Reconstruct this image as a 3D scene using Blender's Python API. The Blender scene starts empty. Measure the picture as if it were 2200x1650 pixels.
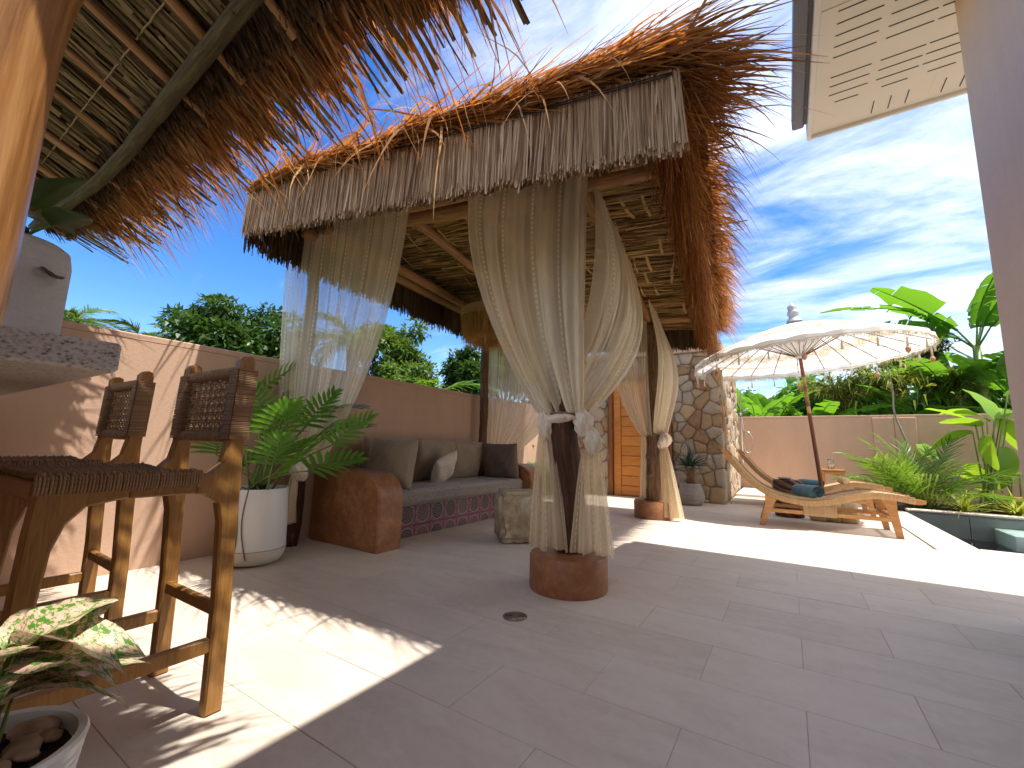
import bpy, bmesh, math, random
import numpy as np
from mathutils import Vector, Matrix
R_ = np.random.default_rng(7)
random.seed(7)
PI = math.pi
SC = bpy.context.scene
COL = SC.collection

# ------------------------------------------------------------------ camera
H_CAM = 0.85
def _cam(f, pitch, roll, yaw):
    y, p, r = map(math.radians, (yaw, pitch, roll))
    F = np.array([-math.sin(y)*math.cos(p), math.cos(y)*math.cos(p), math.sin(p)])
    rt = np.array([math.cos(y), math.sin(y), 0.0]); up = np.cross(rt, F)
    return f, math.cos(r)*rt+math.sin(r)*up, -math.sin(r)*rt+math.cos(r)*up, F
CF, CR, CU, CFW = _cam(917.74, 8.066, 1.331, 32.765)
CO = np.array([0, 0, H_CAM])
cd = bpy.data.cameras.new('camera'); cam = bpy.data.objects.new('camera', cd); COL.objects.link(cam)
cd.sensor_width = 36; cd.lens = CF/2200*36; cd.clip_start = 0.02; cd.clip_end = 3000
M = Matrix.Identity(4)
for i in range(3):
    M[i][0], M[i][1], M[i][2], M[i][3] = CR[i], CU[i], -CFW[i], CO[i]
cam.matrix_world = M
SC.camera = cam

# pixel of the 2200 x 1650 photograph -> direction; the distance comes from the plane it is cut with
def ray(x, y): return CFW + CR*(x-1100)/CF + CU*(825-y)/CF
def onZ(x, y, z=0): d = ray(x, y); return CO+d*(z-H_CAM)/d[2]
def onX(x, y, X): d = ray(x, y); return CO+d*X/d[0]
def onY(x, y, Y): d = ray(x, y); return CO+d*Y/d[1]
def onD(x, y, D): return CO+ray(x, y)*D
def proj(p):
    d = np.array(p, float)-CO; w = d@CFW
    return (1100+CF*(d@CR)/w, 825-CF*(d@CU)/w, w)

# ------------------------------------------------------------------ light
SUNV = Vector((0.388, 0.085, 1.0)).normalized()
sd = bpy.data.lights.new('sun', 'SUN'); sd.energy = 2.4; sd.angle = math.radians(0.53); sd.color = (1, .95, .87)
sun = bpy.data.objects.new('sun', sd); COL.objects.link(sun)
sun.rotation_euler = SUNV.to_track_quat('Z', 'Y').to_euler(); sun.location = (3, 2, 9)

w = bpy.data.worlds.new('World'); SC.world = w; w.use_nodes = True
nt = w.node_tree; nt.nodes.clear()
out = nt.nodes.new('ShaderNodeOutputWorld'); bg = nt.nodes.new('ShaderNodeBackground')
sky = nt.nodes.new('ShaderNodeTexSky'); sky.sky_type = 'NISHITA'; sky.sun_disc = False
sky.sun_elevation = math.asin(SUNV.z); sky.sun_rotation = math.atan2(SUNV.x, SUNV.y)
sky.air_density = 1.0; sky.dust_density = 0.25; sky.ozone_density = 2.2
tc = nt.nodes.new('ShaderNodeTexCoord'); sep = nt.nodes.new('ShaderNodeSeparateXYZ')
nt.links.new(tc.outputs['Generated'], sep.inputs[0])
def wm(op, a, b=None):
    n = nt.nodes.new('ShaderNodeMath'); n.operation = op
    for i, v in enumerate((a, b)):
        if v is None: continue
        if isinstance(v, (int, float)): n.inputs[i].default_value = v
        else: nt.links.new(v, n.inputs[i])
    return n.outputs[0]
zz = wm('ADD', wm('MAXIMUM', sep.outputs[2], 0.0), 0.16)
cx_, cy_ = wm('DIVIDE', sep.outputs[0], zz), wm('DIVIDE', sep.outputs[1], zz)
cmb = nt.nodes.new('ShaderNodeCombineXYZ'); nt.links.new(cx_, cmb.inputs[0]); nt.links.new(cy_, cmb.inputs[1])
def wnoise(scale, detail, rough, dist, loc, sc=(1, 1, 1), rot=0):
    mp = nt.nodes.new('ShaderNodeMapping'); mp.inputs['Location'].default_value = loc
    mp.inputs['Scale'].default_value = sc; mp.inputs['Rotation'].default_value = (0, 0, rot)
    nt.links.new(cmb.outputs[0], mp.inputs[0])
    n = nt.nodes.new('ShaderNodeTexNoise'); n.inputs['Scale'].default_value = scale; n.inputs['Detail'].default_value = detail
    n.inputs['Roughness'].default_value = rough; n.inputs['Distortion'].default_value = dist
    nt.links.new(mp.outputs[0], n.inputs['Vector']); return n.outputs[0]
big = wnoise(0.42, 2, .5, .2, (3.35, 0.2, 0))
fine = wnoise(1.5, 8, .62, .5, (1.3, 4.1, 0), (1, 2.3, 1), .5)
wisp = wnoise(4.5, 6, .6, .3, (0, 0, 0), (1, 1.8, 1), .5)
front = wm('ADD', wm('MULTIPLY', sep.outputs[0], .36), wm('MULTIPLY', sep.outputs[1], -.05))   # a bank of high cloud spreading in from +X
cov = wm('ADD', wm('ADD', wm('MULTIPLY', big, .8), wm('MULTIPLY', fine, 1.05)), wm('ADD', wm('MULTIPLY', wisp, .25), wm('ADD', front, .36)))
mr = nt.nodes.new('ShaderNodeMapRange'); mr.interpolation_type = 'SMOOTHSTEP'
nt.links.new(cov, mr.inputs[0]); mr.inputs[1].default_value = 1.10; mr.inputs[2].default_value = 1.72
mr.inputs[3].default_value = 0.02; mr.inputs[4].default_value = 0.95
gm = nt.nodes.new('ShaderNodeHueSaturation'); gm.inputs['Saturation'].default_value = 1.42; gm.inputs['Hue'].default_value = .512; gm.inputs['Value'].default_value = .54
nt.links.new(sky.outputs[0], gm.inputs['Color'])
mx = nt.nodes.new('ShaderNodeMix'); mx.data_type = 'RGBA'
nt.links.new(mr.outputs[0], mx.inputs[0]); nt.links.new(gm.outputs[0], mx.inputs[6])
mx.inputs[7].default_value = (3.3, 3.4, 3.55, 1)
nt.links.new(mx.outputs[2], bg.inputs[0]); bg.inputs[1].default_value = 0.15
nt.links.new(bg.outputs[0], out.inputs[0])

SC.view_settings.view_transform = 'Standard'; SC.view_settings.look = 'None'
SC.view_settings.exposure = 1.72; SC.view_settings.gamma = 1; SC.view_settings.use_curve_mapping = False
SC.cycles.max_bounces = 8; SC.cycles.transparent_max_bounces = 14
SC.cycles.diffuse_bounces = 4; SC.cycles.glossy_bounces = 3; SC.cycles.transmission_bounces = 5
SC.cycles.caustics_reflective = False; SC.cycles.caustics_refractive = False

# ------------------------------------------------------------------ mesh builder
class MB:
    def __init__(s): s.V = []; s.F = []; s.T = []; s.UV = []; s.n = 0
    def add(s, V, faces, tone=None, uv=None):
        V = np.asarray(V, float).reshape(-1, 3); k = len(V)
        s.V.append(V)
        for f in (faces if isinstance(faces, list) else [faces]):
            f = np.asarray(f, int)
            if f.ndim == 1: f = f[None]
            s.F.append(f+s.n)
        s.T.append(np.full(k, random.random()) if tone is None else np.broadcast_to(np.asarray(tone, float), (k,)))
        s.UV.append(np.zeros((k, 2)) if uv is None else np.asarray(uv, float))
        s.n += k; return s
    def box(s, c, size, rot=None, bev=0.0, tone=None):
        x, y, z = np.array(size)/2
        b = min(bev, x*.9, y*.9, z*.9)
        if b <= 0:
            P = np.array([(i, j, k) for k in (-z, z) for j in (-y, y) for i in (-x, x)])
            F = [np.array([(0, 2, 3, 1), (4, 5, 7, 6), (0, 1, 5, 4), (2, 6, 7, 3), (0, 4, 6, 2), (1, 3, 7, 5)])]
        else:
            P = []; idx = {}
            for i in (-1, 1):
                for j in (-1, 1):
                    for k in (-1, 1):
                        idx[i, j, k] = len(P)
                        P += [(i*x, j*(y-b), k*(z-b)), (i*(x-b), j*y, k*(z-b)), (i*(x-b), j*(y-b), k*z)]
            Q = []; T = []
            for a in range(3):
                o1, o2 = [(1, 2), (2, 0), (0, 1)][a]
                for sg in (-1, 1):
                    r = []
                    for u, v in ((-1, -1), (1, -1), (1, 1), (-1, 1)):
                        t = [0, 0, 0]; t[a] = sg; t[o1] = u; t[o2] = v; r.append(idx[tuple(t)]+a)
                    Q.append(r if sg > 0 else r[::-1])
                for u in (-1, 1):
                    for v in (-1, 1):
                        t0 = [0, 0, 0]; t0[a] = -1; t0[o1] = u; t0[o2] = v; t1 = list(t0); t1[a] = 1
                        A, B = idx[tuple(t0)], idx[tuple(t1)]
                        q = [A+o1, B+o1, B+o2, A+o2]
                        Q.append(q if u*v < 0 else q[::-1])
            for (i, j, k), A in idx.items(): T.append([A, A+1, A+2] if i*j*k > 0 else [A, A+2, A+1])
            P = np.array(P); F = [np.array(Q), np.array(T)]
        if rot is not None: P = P@np.array(rot).T
        return s.add(P+np.array(c), F, tone)
    def tube(s, pts, rad, n=8, jit=0.0, cap=True, tone=None, vscale=1.0, flat=None):
        P = np.array(pts, float); m = len(P); r = np.broadcast_to(np.asarray(rad, float), (m,))
        T = np.gradient(P, axis=0); T /= np.linalg.norm(T, axis=1)[:, None]+1e-12
        a = np.array([0, 0, 1.]) if abs(T[0][2]) < .9 else np.array([1., 0, 0])
        N = np.cross(T[0], a); N /= np.linalg.norm(N)
        L = np.concatenate([[0], np.cumsum(np.linalg.norm(np.diff(P, axis=0), axis=1))])
        ang = np.linspace(0, 2*PI, n, endpoint=False); V = []; U = []
        for i in range(m):
            N = N-T[i]*(N@T[i]); N /= np.linalg.norm(N)+1e-12; B = np.cross(T[i], N)
            rr = r[i]*(1+(R_.normal(size=n)*jit if jit else 0))
            f = flat or (1, 1)
            V.append(P[i]+np.outer(np.cos(ang)*rr*f[0], N)+np.outer(np.sin(ang)*rr*f[1], B))
            U.append(np.stack([ang/(2*PI), np.full(n, L[i]*vscale)], 1))
        V = np.concatenate(V); U = np.concatenate(U)
        i = np.arange(m-1)[:, None]*n; j = np.arange(n)[None]; j2 = (j+1) % n
        Q = np.stack([i+j, i+j2, i+n+j2, i+n+j], 2).reshape(-1, 4); F = [Q]
        if cap:
            F += [np.array([list(range(n))[::-1]]), np.array([[(m-1)*n+k for k in range(n)]])]
        return s.add(V, F, tone, U)
    def lathe(s, prof, c=(0, 0, 0), n=32, tone=None, jit=0.0, close=False):
        P = np.array(prof, float); m = len(P); ang = np.linspace(0, 2*PI, n, endpoint=False)
        rr = P[:, 0][:, None]*(1+(R_.normal(size=(m, n))*jit if jit else 0))
        V = np.stack([rr*np.cos(ang), rr*np.sin(ang), np.repeat(P[:, 1][:, None], n, 1)], 2).reshape(-1, 3)+np.array(c)
        L = np.concatenate([[0], np.cumsum(np.linalg.norm(np.diff(P, axis=0), axis=1))])
        U = np.stack([np.tile(ang/(2*PI), m), np.repeat(L, n)], 1)
        i = np.arange(m-1)[:, None]*n; j = np.arange(n)[None]; j2 = (j+1) % n
        return s.add(V, np.stack([i+j, i+j2, i+n+j2, i+n+j], 2).reshape(-1, 4), tone, U)
    def grid(s, fn, nu, nv, tone=None, uvs=(1, 1)):
        u, v = np.meshgrid(np.linspace(0, 1, nu), np.linspace(0, 1, nv), indexing='ij')
        V = fn(u.ravel(), v.ravel())
        i, j = np.meshgrid(np.arange(nu-1), np.arange(nv-1), indexing='ij'); a = (i*nv+j).ravel()
        return s.add(V, np.stack([a, a+nv, a+nv+1, a+1], 1), tone, np.stack([u.ravel()*uvs[0], v.ravel()*uvs[1]], 1))
    def blades(s, root, d, L, wd, droop=0.0, nseg=3, tone=None, tip=.12, wind=None, facing=None, curl=.10):
        root = np.asarray(root, float); N = len(root); d = np.asarray(d, float); d = d/np.linalg.norm(d, axis=1)[:, None]
        L = np.broadcast_to(L, (N,)); wd = np.broadcast_to(wd, (N,)); droop = np.broadcast_to(droop, (N,))
        rv = R_.normal(size=(N, 3)) if facing is None else np.broadcast_to(facing, (N, 3))+R_.normal(size=(N, 3))*.35
        sd_ = np.cross(d, rv); sd_ /= np.linalg.norm(sd_, axis=1)[:, None]+1e-9
        ts = np.linspace(0, 1, nseg+1); V = np.zeros((N, nseg+1, 2, 3)); cv = R_.normal(size=(N, 3))*curl; cv2 = R_.normal(size=(N, 3))*curl*.35
        for k, t in enumerate(ts):
            p = root+d*(L*t)[:, None]; p[:, 2] -= droop*L*t*t; p = p+cv*(L*t*t)[:, None]+cv2*(L*math.sin(t*PI*2))[:, None]*.5
            if wind is not None: p = p+np.asarray(wind)*(L*t*t)[:, None]
            ww = (wd*(1-(1-tip)*t**1.6))[:, None]*.5
            V[:, k, 0] = p-sd_*ww; V[:, k, 1] = p+sd_*ww
        base = (np.arange(N)*(nseg+1)*2)[:, None]; k = np.arange(nseg)[None]*2
        Q = np.stack([base+k, base+k+1, base+k+3, base+k+2], 2).reshape(-1, 4)
        tone = R_.random(N) if tone is None else np.broadcast_to(tone, (N,))
        uv = np.zeros((N, nseg+1, 2, 2)); uv[..., 1] = ts[None, :, None]; uv[:, :, 1, 0] = 1
        return s.add(V.reshape(-1, 3), Q, np.repeat(tone, (nseg+1)*2), uv.reshape(-1, 2))
    def mesh(s, name, smooth=True, off=None):
        V = np.concatenate(s.V); T = np.concatenate(s.T); UV = np.concatenate(s.UV)
        if off is not None: V = V-np.asarray(off)
        me = bpy.data.meshes.new(name)
        idx = np.concatenate([f.ravel() for f in s.F]); tot = np.concatenate([np.full(len(f), f.shape[1]) for f in s.F])
        st = np.concatenate([[0], np.cumsum(tot)[:-1]])
        me.vertices.add(len(V)); me.vertices.foreach_set('co', V.ravel())
        me.loops.add(len(idx)); me.loops.foreach_set('vertex_index', idx.astype(np.int32))
        me.polygons.add(len(tot)); me.polygons.foreach_set('loop_start', st.astype(np.int32)); me.polygons.foreach_set('loop_total', tot.astype(np.int32))
        me.polygons.foreach_set('use_smooth', np.full(len(tot), bool(smooth)))
        at = me.attributes.new('tone', 'FLOAT', 'POINT'); at.data.foreach_set('value', T.astype(np.float32))
        ul = me.uv_layers.new(name='UVMap'); ul.data.foreach_set('uv', UV[idx].ravel().astype(np.float32))
        me.update(calc_edges=True); me.validate()
        return me
    def build(s, name, mat, parent=None, smooth=True, kind=None, auto=False):
        off = np.zeros(3); p = parent
        while p is not None: off += np.array(p.location); p = p.parent
        me = s.mesh(name, smooth, off)
        if auto: me.set_sharp_from_angle(angle=math.radians(38))
        return link(name, me, mat, parent, kind)
def link(name, me, mat, parent=None, kind=None, loc=None, rot=None):
    o = bpy.data.objects.new(name, me); COL.objects.link(o)
    if mat is not None and not me.materials: me.materials.append(mat)
    if parent is not None: o.parent = parent
    if kind: o['kind'] = kind
    if loc is not None: o.location = loc
    if rot is not None: o.rotation_euler = rot
    return o
def thing(name, label, cat, loc=(0, 0, 0), rz=0, group=None):
    o = bpy.data.objects.new(name, None); COL.objects.link(o); o.empty_display_size = .1
    o.location = loc; o.rotation_euler = (0, 0, rz); return tag(o, label, cat, group)
def tag(o, label, cat=None, group=None):
    o['label'] = label
    if cat: o['category'] = cat
    if group: o['group'] = group
    return o
def copy_tree(o, parent=None):
    c = o.copy(); COL.objects.link(c); c.parent = parent
    for ch in list(o.children): copy_tree(ch, c)
    return c
def rotz(a): c, s_ = math.cos(a), math.sin(a); return np.array([[c, -s_, 0], [s_, c, 0], [0, 0, 1]])
def roty(a): c, s_ = math.cos(a), math.sin(a); return np.array([[c, 0, s_], [0, 1, 0], [-s_, 0, c]])
def rotx(a): c, s_ = math.cos(a), math.sin(a); return np.array([[1, 0, 0], [0, c, -s_], [0, s_, c]])
def wob(n, amp, k=4):
    """smooth random walk of n samples"""
    x = np.linspace(0, 1, n); y = np.zeros(n)
    for i in range(1, k+1): y += R_.normal()*np.sin(2*PI*(i*x*.7+R_.random()))/i
    return y*amp

# ------------------------------------------------------------------ materials
def mat(name):
    m = bpy.data.materials.new(name); m.use_nodes = True; n = m.node_tree; n.nodes.clear()
    o = n.nodes.new('ShaderNodeOutputMaterial'); return m, n, o
class NT:
    """tiny node helper"""
    def __init__(s, name): s.m, s.n, s.o = mat(name)
    def N(s, t, **kw):
        x = s.n.nodes.new(t)
        for k, v in kw.items():
            if hasattr(x, k): setattr(x, k, v)
        return x
    def set(s, x, **kw):
        for k, v in kw.items():
            k = k.replace('_', ' ')
            if hasattr(v, 'links') or isinstance(v, bpy.types.NodeSocket): s.n.links.new(v, x.inputs[k])
            else: x.inputs[k].default_value = v
        return x
    def L(s, a, b): s.n.links.new(a, b)
    def co(s, which='Object', scale=(1, 1, 1), rot=(0, 0, 0)):
        t = s.N('ShaderNodeTexCoord'); mp = s.N('ShaderNodeMapping'); mp.inputs['Scale'].default_value = scale; mp.inputs['Rotation'].default_value = rot
        s.L(t.outputs[which], mp.inputs[0]); return mp.outputs[0]
    def noise(s, v, scale, detail=4, rough=.55, dist=0):
        x = s.N('ShaderNodeTexNoise'); s.L(v, x.inputs['Vector']); x.inputs['Scale'].default_value = scale; x.inputs['Detail'].default_value = detail
        x.inputs['Roughness'].default_value = rough; x.inputs['Distortion'].default_value = dist; return x.outputs[0]
    def vor(s, v, scale, feature='F1', out=0):
        x = s.N('ShaderNodeTexVoronoi'); x.feature = feature; s.L(v, x.inputs['Vector']); x.inputs['Scale'].default_value = scale; return x.outputs[out]
    def ramp(s, f, stops):
        x = s.N('ShaderNodeValToRGB'); s.L(f, x.inputs[0]); e = x.color_ramp.elements
        while len(e) < len(stops): e.new(.5)
        for el, (p, c) in zip(e, stops): el.position = p; el.color = (*c, 1) if len(c) == 3 else c
        return x.outputs[0]
    def math(s, op, a, b=0.0, clamp=False):
        x = s.N('ShaderNodeMath'); x.operation = op; x.use_clamp = clamp
        for i, v in enumerate((a, b)):
            if isinstance(v, (int, float)): x.inputs[i].default_value = v
            else: s.L(v, x.inputs[i])
        return x.outputs[0]
    def mix(s, f, a, b, blend='MIX'):
        x = s.N('ShaderNodeMix'); x.data_type = 'RGBA'; x.blend_type = blend
        for i, v in ((0, f), (6, a), (7, b)):
            if isinstance(v, (int, float)): x.inputs[i].default_value = v
            elif isinstance(v, tuple): x.inputs[i].default_value = (*v, 1)
            else: s.L(v, x.inputs[i])
        return x.outputs[2]
    def tone(s): a = s.N('ShaderNodeAttribute'); a.attribute_name = 'tone'; return a.outputs['Fac']
    def rnd(s): return s.N('ShaderNodeObjectInfo').outputs['Random']
    def bump(s, h, strength=.3, dist=.01):
        b = s.N('ShaderNodeBump'); b.inputs['Strength'].default_value = strength; b.inputs['Distance'].default_value = dist; s.L(h, b.inputs['Height']); return b.outputs[0]
    def pbr(s, color, rough=.6, normal=None, spec=.5, metal=0.0, **kw):
        p = s.N('ShaderNodeBsdfPrincipled')
        for k, v in (('Base Color', color), ('Roughness', rough), ('Normal', normal), ('Specular IOR Level', spec), ('Metallic', metal), *kw.items()):
            if v is None: continue
            if isinstance(v, tuple): p.inputs[k].default_value = (*v, 1) if len(v) == 3 and k in ('Base Color',) else v
            elif isinstance(v, (int, float)): p.inputs[k].default_value = v
            else: s.L(v, p.inputs[k])
        return p.outputs[0]
    def done(s, sh): s.L(sh, s.o.inputs[0]); return s.m
def leafy(name, lo, hi, trans=.45, rough=.4, scale=6.0, stripes=0, spec=.4):
    t = NT(name); f = t.math('ADD', t.math('MULTIPLY', t.tone(), .6), t.math('MULTIPLY', t.noise(t.co('Object'), scale, 3), .4))
    f = t.math('ADD', t.math('MULTIPLY', f, .75), t.math('MULTIPLY', t.rnd(), .25))
    c = t.ramp(f, [(.2, lo), (.75, hi)])
    nrm = None
    if stripes:
        wv = t.N('ShaderNodeTexWave'); wv.wave_type = 'BANDS'; wv.bands_direction = 'Y'; t.L(t.co('UV'), wv.inputs[0]); wv.inputs['Scale'].default_value = stripes; wv.inputs['Distortion'].default_value = .6
        nrm = t.bump(wv.outputs[1], .35, .004)
        c = t.mix(t.math('MULTIPLY', wv.outputs[1], .25), c, hi)
    p = t.pbr(c, rough, nrm, spec)
    tr = t.N('ShaderNodeBsdfTranslucent'); t.L(t.mix(.5, c, (min(1, hi[0]*2.6), min(1, hi[1]*2.1), hi[2]*.9)), tr.inputs[0])
    mxs = t.N('ShaderNodeMixShader'); mxs.inputs[0].default_value = trans; t.L(p, mxs.inputs[1]); t.L(tr.outputs[0], mxs.inputs[2])
    return t.done(mxs.outputs[0])
def straw(name, stops, trans=.35, rough=.7):
    t = NT(name); uvn = t.noise(t.co('UV', (3, 14, 1)), 2.0, 3)
    f = t.math('ADD', t.math('MULTIPLY', t.tone(), .82), t.math('MULTIPLY', uvn, .18))
    c = t.ramp(f, stops); p = t.pbr(c, rough, None, .25)
    tr = t.N('ShaderNodeBsdfTranslucent'); t.L(t.mix(1.0, c, (1.0, .62, .34), 'MULTIPLY'), tr.inputs[0])
    mxs = t.N('ShaderNodeMixShader'); mxs.inputs[0].default_value = trans; t.L(p, mxs.inputs[1]); t.L(tr.outputs[0], mxs.inputs[2])
    return t.done(mxs.outputs[0])
def woody(name, stops, su=6.0, sv=1.2, rough=.5, bump=.4, spec=.4, coat=0.0, coord='UV', knots=True, dist=.006):
    """long grain: UV.u runs round, UV.v along the piece in metres (or object axes)"""
    t = NT(name); v = t.co('UV', (su, sv, 1)) if coord == 'UV' else t.co('Object', coord)
    g = t.noise(v, 3.0, 7, .62, .6); g2 = t.noise(v, 11.0, 4, .6, .2)
    f = t.math('ADD', t.math('MULTIPLY', g, .75), t.math('MULTIPLY', g2, .25))
    f = t.math('ADD', f, t.math('MULTIPLY', t.math('SUBTRACT', t.tone(), .5), .12))
    c = t.ramp(f, stops)
    return t.done(t.pbr(c, rough, t.bump(f, bump, dist), spec, **({'Coat Weight': coat, 'Coat Roughness': .2} if coat else {})))
def plain(name, c, rough=.6, var=.12, scale=4.0, bump=.08, spec=.4, fine=60.0, metal=0.0):
    t = NT(name); v = t.co('Object'); n1 = t.noise(v, scale, 5, .6, .3); n2 = t.noise(v, fine, 3)
    lo = tuple(x*(1-var) for x in c); hi = tuple(min(1, x*(1+var)) for x in c)
    col = t.ramp(t.math('ADD', t.math('MULTIPLY', n1, .75), t.math('MULTIPLY', n2, .25)), [(.3, lo), (.7, hi)])
    return t.done(t.pbr(col, rough, t.bump(t.math('ADD', n2, t.math('MULTIPLY', n1, 1.5)), bump, .01) if bump else None, spec, metal))
# ------------------------------------------------------------------ material set
MT = {}
def m_tile():
    t = NT('beige_porcelain'); g = t.N('ShaderNodeNewGeometry').outputs['Position']
    mp = t.N('ShaderNodeMapping'); mp.inputs['Scale'].default_value = (1, 2.4, 1); t.L(g, mp.inputs[0])
    n1 = t.noise(mp.outputs[0], 2.2, 7, .62, .8); n2 = t.noise(g, 26, 4, .6); rd = t.rnd()
    w1 = t.N('ShaderNodeTexNoise'); t.L(mp.outputs[0], w1.inputs['Vector']); w1.inputs['Scale'].default_value = 1.1; w1.inputs['Detail'].default_value = 6; w1.inputs['Distortion'].default_value = 2.2
    vein = t.math('SUBTRACT', 1.0, t.math('MULTIPLY', t.math('ABSOLUTE', t.math('SUBTRACT', w1.outputs[0], .5)), 26), True)
    f = t.math('ADD', t.math('MULTIPLY', n1, .72), t.math('MULTIPLY', n2, .28)); f = t.math('ADD', f, t.math('MULTIPLY', t.math('SUBTRACT', rd, .5), .16))
    c = t.ramp(f, [(.26, (.54, .445, .36)), (.5, (.655, .555, .46)), (.74, (.72, .625, .53))])
    c = t.mix(t.math('MULTIPLY', vein, .16), c, (.76, .69, .62))
    st = t.noise(g, .55, 4, .6, .5)
    wet = t.ramp(st, [(.52, (0, 0, 0)), (.68, (1, 1, 1))])
    c = t.mix(t.math('MULTIPLY', wet, .16), c, (.40, .33, .27))
    spk = t.ramp(t.noise(g, 9, 6, .75, .4), [(.62, (0, 0, 0)), (.70, (1, 1, 1))]); c = t.mix(t.math('MULTIPLY', spk, .14), c, (.38, .31, .26))
    r = t.math('ADD', .40, t.math('MULTIPLY', n1, .22))
    return t.done(t.pbr(c, r, t.bump(t.math('ADD', n2, n1), .10, .004), .45))
MT['tile'] = m_tile()
MT['grout'] = plain('grout', (.52, .45, .39), .85, .2, 14, .2)
def m_plaster(name, c, streak=.10):
    t = NT(name); g = t.N('ShaderNodeNewGeometry').outputs['Position']
    n1 = t.noise(g, 1.1, 5, .6, .6); n2 = t.noise(g, 38, 4, .7); mp = t.N('ShaderNodeMapping'); mp.inputs['Scale'].default_value = (3, 3, .35); t.L(g, mp.inputs[0])
    n3 = t.noise(mp.outputs[0], 2.2, 5, .65, .3)
    f = t.math('ADD', t.math('ADD', t.math('MULTIPLY', n1, .45), t.math('MULTIPLY', n3, .35)), t.math('MULTIPLY', n2, .2))
    col = t.ramp(f, [(.3, tuple(x*(1-streak) for x in c)), (.7, tuple(min(1, x*(1+streak)) for x in c))])
    mp2 = t.N('ShaderNodeMapping'); mp2.inputs['Scale'].default_value = (9, 9, .5); t.L(g, mp2.inputs[0]); stn = t.ramp(t.noise(mp2.outputs[0], 1.6, 6, .7, .2), [(.60, (0, 0, 0)), (.72, (1, 1, 1))])
    col = t.mix(t.math('MULTIPLY', stn, .12), col, tuple(x*.55 for x in c))
    patch = t.ramp(t.noise(g, 2.4, 6, .7, 1.0), [(.58, (0, 0, 0)), (.62, (1, 1, 1))]); col = t.mix(t.math('MULTIPLY', patch, .07), col, tuple(min(1, x*1.3) for x in c))
    return t.done(t.pbr(col, .85, t.bump(t.math('ADD', n2, t.math('MULTIPLY', n1, .8)), .30, .008), .2))
MT['plaster'] = m_plaster('terracotta_pink_plaster', (.55, .365, .262), .09)
MT['plaster_cap'] = m_plaster('wall_cap_plaster', (.55, .365, .262), .10)
MT['house_plaster'] = m_plaster('house_plaster', (.72, .545, .415), .08)
MT['rust'] = None
def m_rust():
    t = NT('polished_rust_cement'); v = t.co('Object'); n1 = t.noise(v, 2.6, 6, .6, .9); n2 = t.noise(v, 22, 4, .6, .4)
    f = t.math('ADD', t.math('MULTIPLY', n1, .6), t.math('MULTIPLY', n2, .4))
    c = t.ramp(f, [(.33, (.20, .080, .032)), (.5, (.32, .135, .055)), (.66, (.46, .22, .10))])
    return t.done(t.pbr(c, t.math('ADD', .34, t.math('MULTIPLY', n1, .25)), t.bump(n1, .12, .01), .45))
MT['rust'] = m_rust()
MT['teak'] = woody('oiled_teak', [(.3, (.21, .092, .020)), (.5, (.31, .148, .034)), (.7, (.42, .215, .058))], rough=.40, bump=.12, coord=(38, 38, 2.6), spec=.5)
MT['teak_light'] = woody('honey_teak', [(.3, (.34, .15, .045)), (.5, (.47, .225, .075)), (.7, (.58, .31, .12))], rough=.42, bump=.10, coord=(3, 14, 14))
MT['varnish'] = woody('varnished_trunk', [(.30, (.085, .030, .008)), (.45, (.22, .090, .024)), (.58, (.34, .150, .042)), (.72, (.46, .24, .085))], su=7, sv=.8, rough=.38, bump=.3, coat=.35, dist=.012)
MT['bark'] = woody('rough_bark_log', [(.25, (.055, .026, .012)), (.45, (.15, .078, .038)), (.6, (.27, .165, .088)), (.76, (.44, .31, .19))], su=9, sv=1.6, rough=.85, bump=1.0, dist=.022)
MT['bark_dark'] = woody('dark_bark_log', [(.30, (.030, .013, .007)), (.52, (.085, .034, .016)), (.63, (.13, .06, .03)), (.70, (.50, .42, .33))], su=9, sv=1.6, rough=.8, bump=1.0, dist=.02)
MT['log'] = woody('peeled_log', [(.25, (.15, .066, .020)), (.48, (.35, .180, .066)), (.72, (.54, .32, .14))], su=5, sv=1.4, rough=.7, bump=.5, dist=.01)
MT['mosslog'] = woody('mossy_log', [(.3, (.028, .018, .008)), (.5, (.080, .056, .022)), (.66, (.13, .125, .034))], su=5, sv=1.8, rough=.85, bump=.8, dist=.012)
MT['pole'] = woody('bamboo_pole', [(.3, (.12, .060, .022)), (.55, (.27, .155, .065)), (.75, (.38, .24, .11))], su=4, sv=3, rough=.65, bump=.4)
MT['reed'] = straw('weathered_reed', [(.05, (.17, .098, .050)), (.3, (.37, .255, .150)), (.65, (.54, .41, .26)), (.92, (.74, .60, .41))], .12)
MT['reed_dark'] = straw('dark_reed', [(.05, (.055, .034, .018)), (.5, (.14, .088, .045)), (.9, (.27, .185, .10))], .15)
MT['thatch'] = straw('dry_palm_thatch', [(.04, (.17, .105, .06)), (.16, (.24, .11, .035)), (.35, (.36, .175, .052)), (.62, (.50, .28, .095)), (.86, (.68, .45, .20)), (.97, (.60, .50, .36))], .5)
MT['thatch_in'] = straw('inner_thatch', [(.05, (.13, .066, .020)), (.35, (.29, .170, .052)), (.65, (.43, .27, .090)), (.95, (.58, .39, .155))], .12)
MT['core'] = plain('thatch_core', (.085, .052, .024), .95, .3, 20, .5)
MT['rope'] = woody('brown_paper_cord', [(.3, (.15, .078, .036)), (.5, (.29, .168, .085)), (.75, (.46, .30, .17))], su=2, sv=60, rough=.8, bump=.5, dist=.002)
MT['rattan'] = woody('tan_wicker', [(.3, (.44, .27, .13)), (.5, (.60, .40, .21)), (.75, (.72, .53, .32))], su=3, sv=25, rough=.6, bump=.5, dist=.002)
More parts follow.
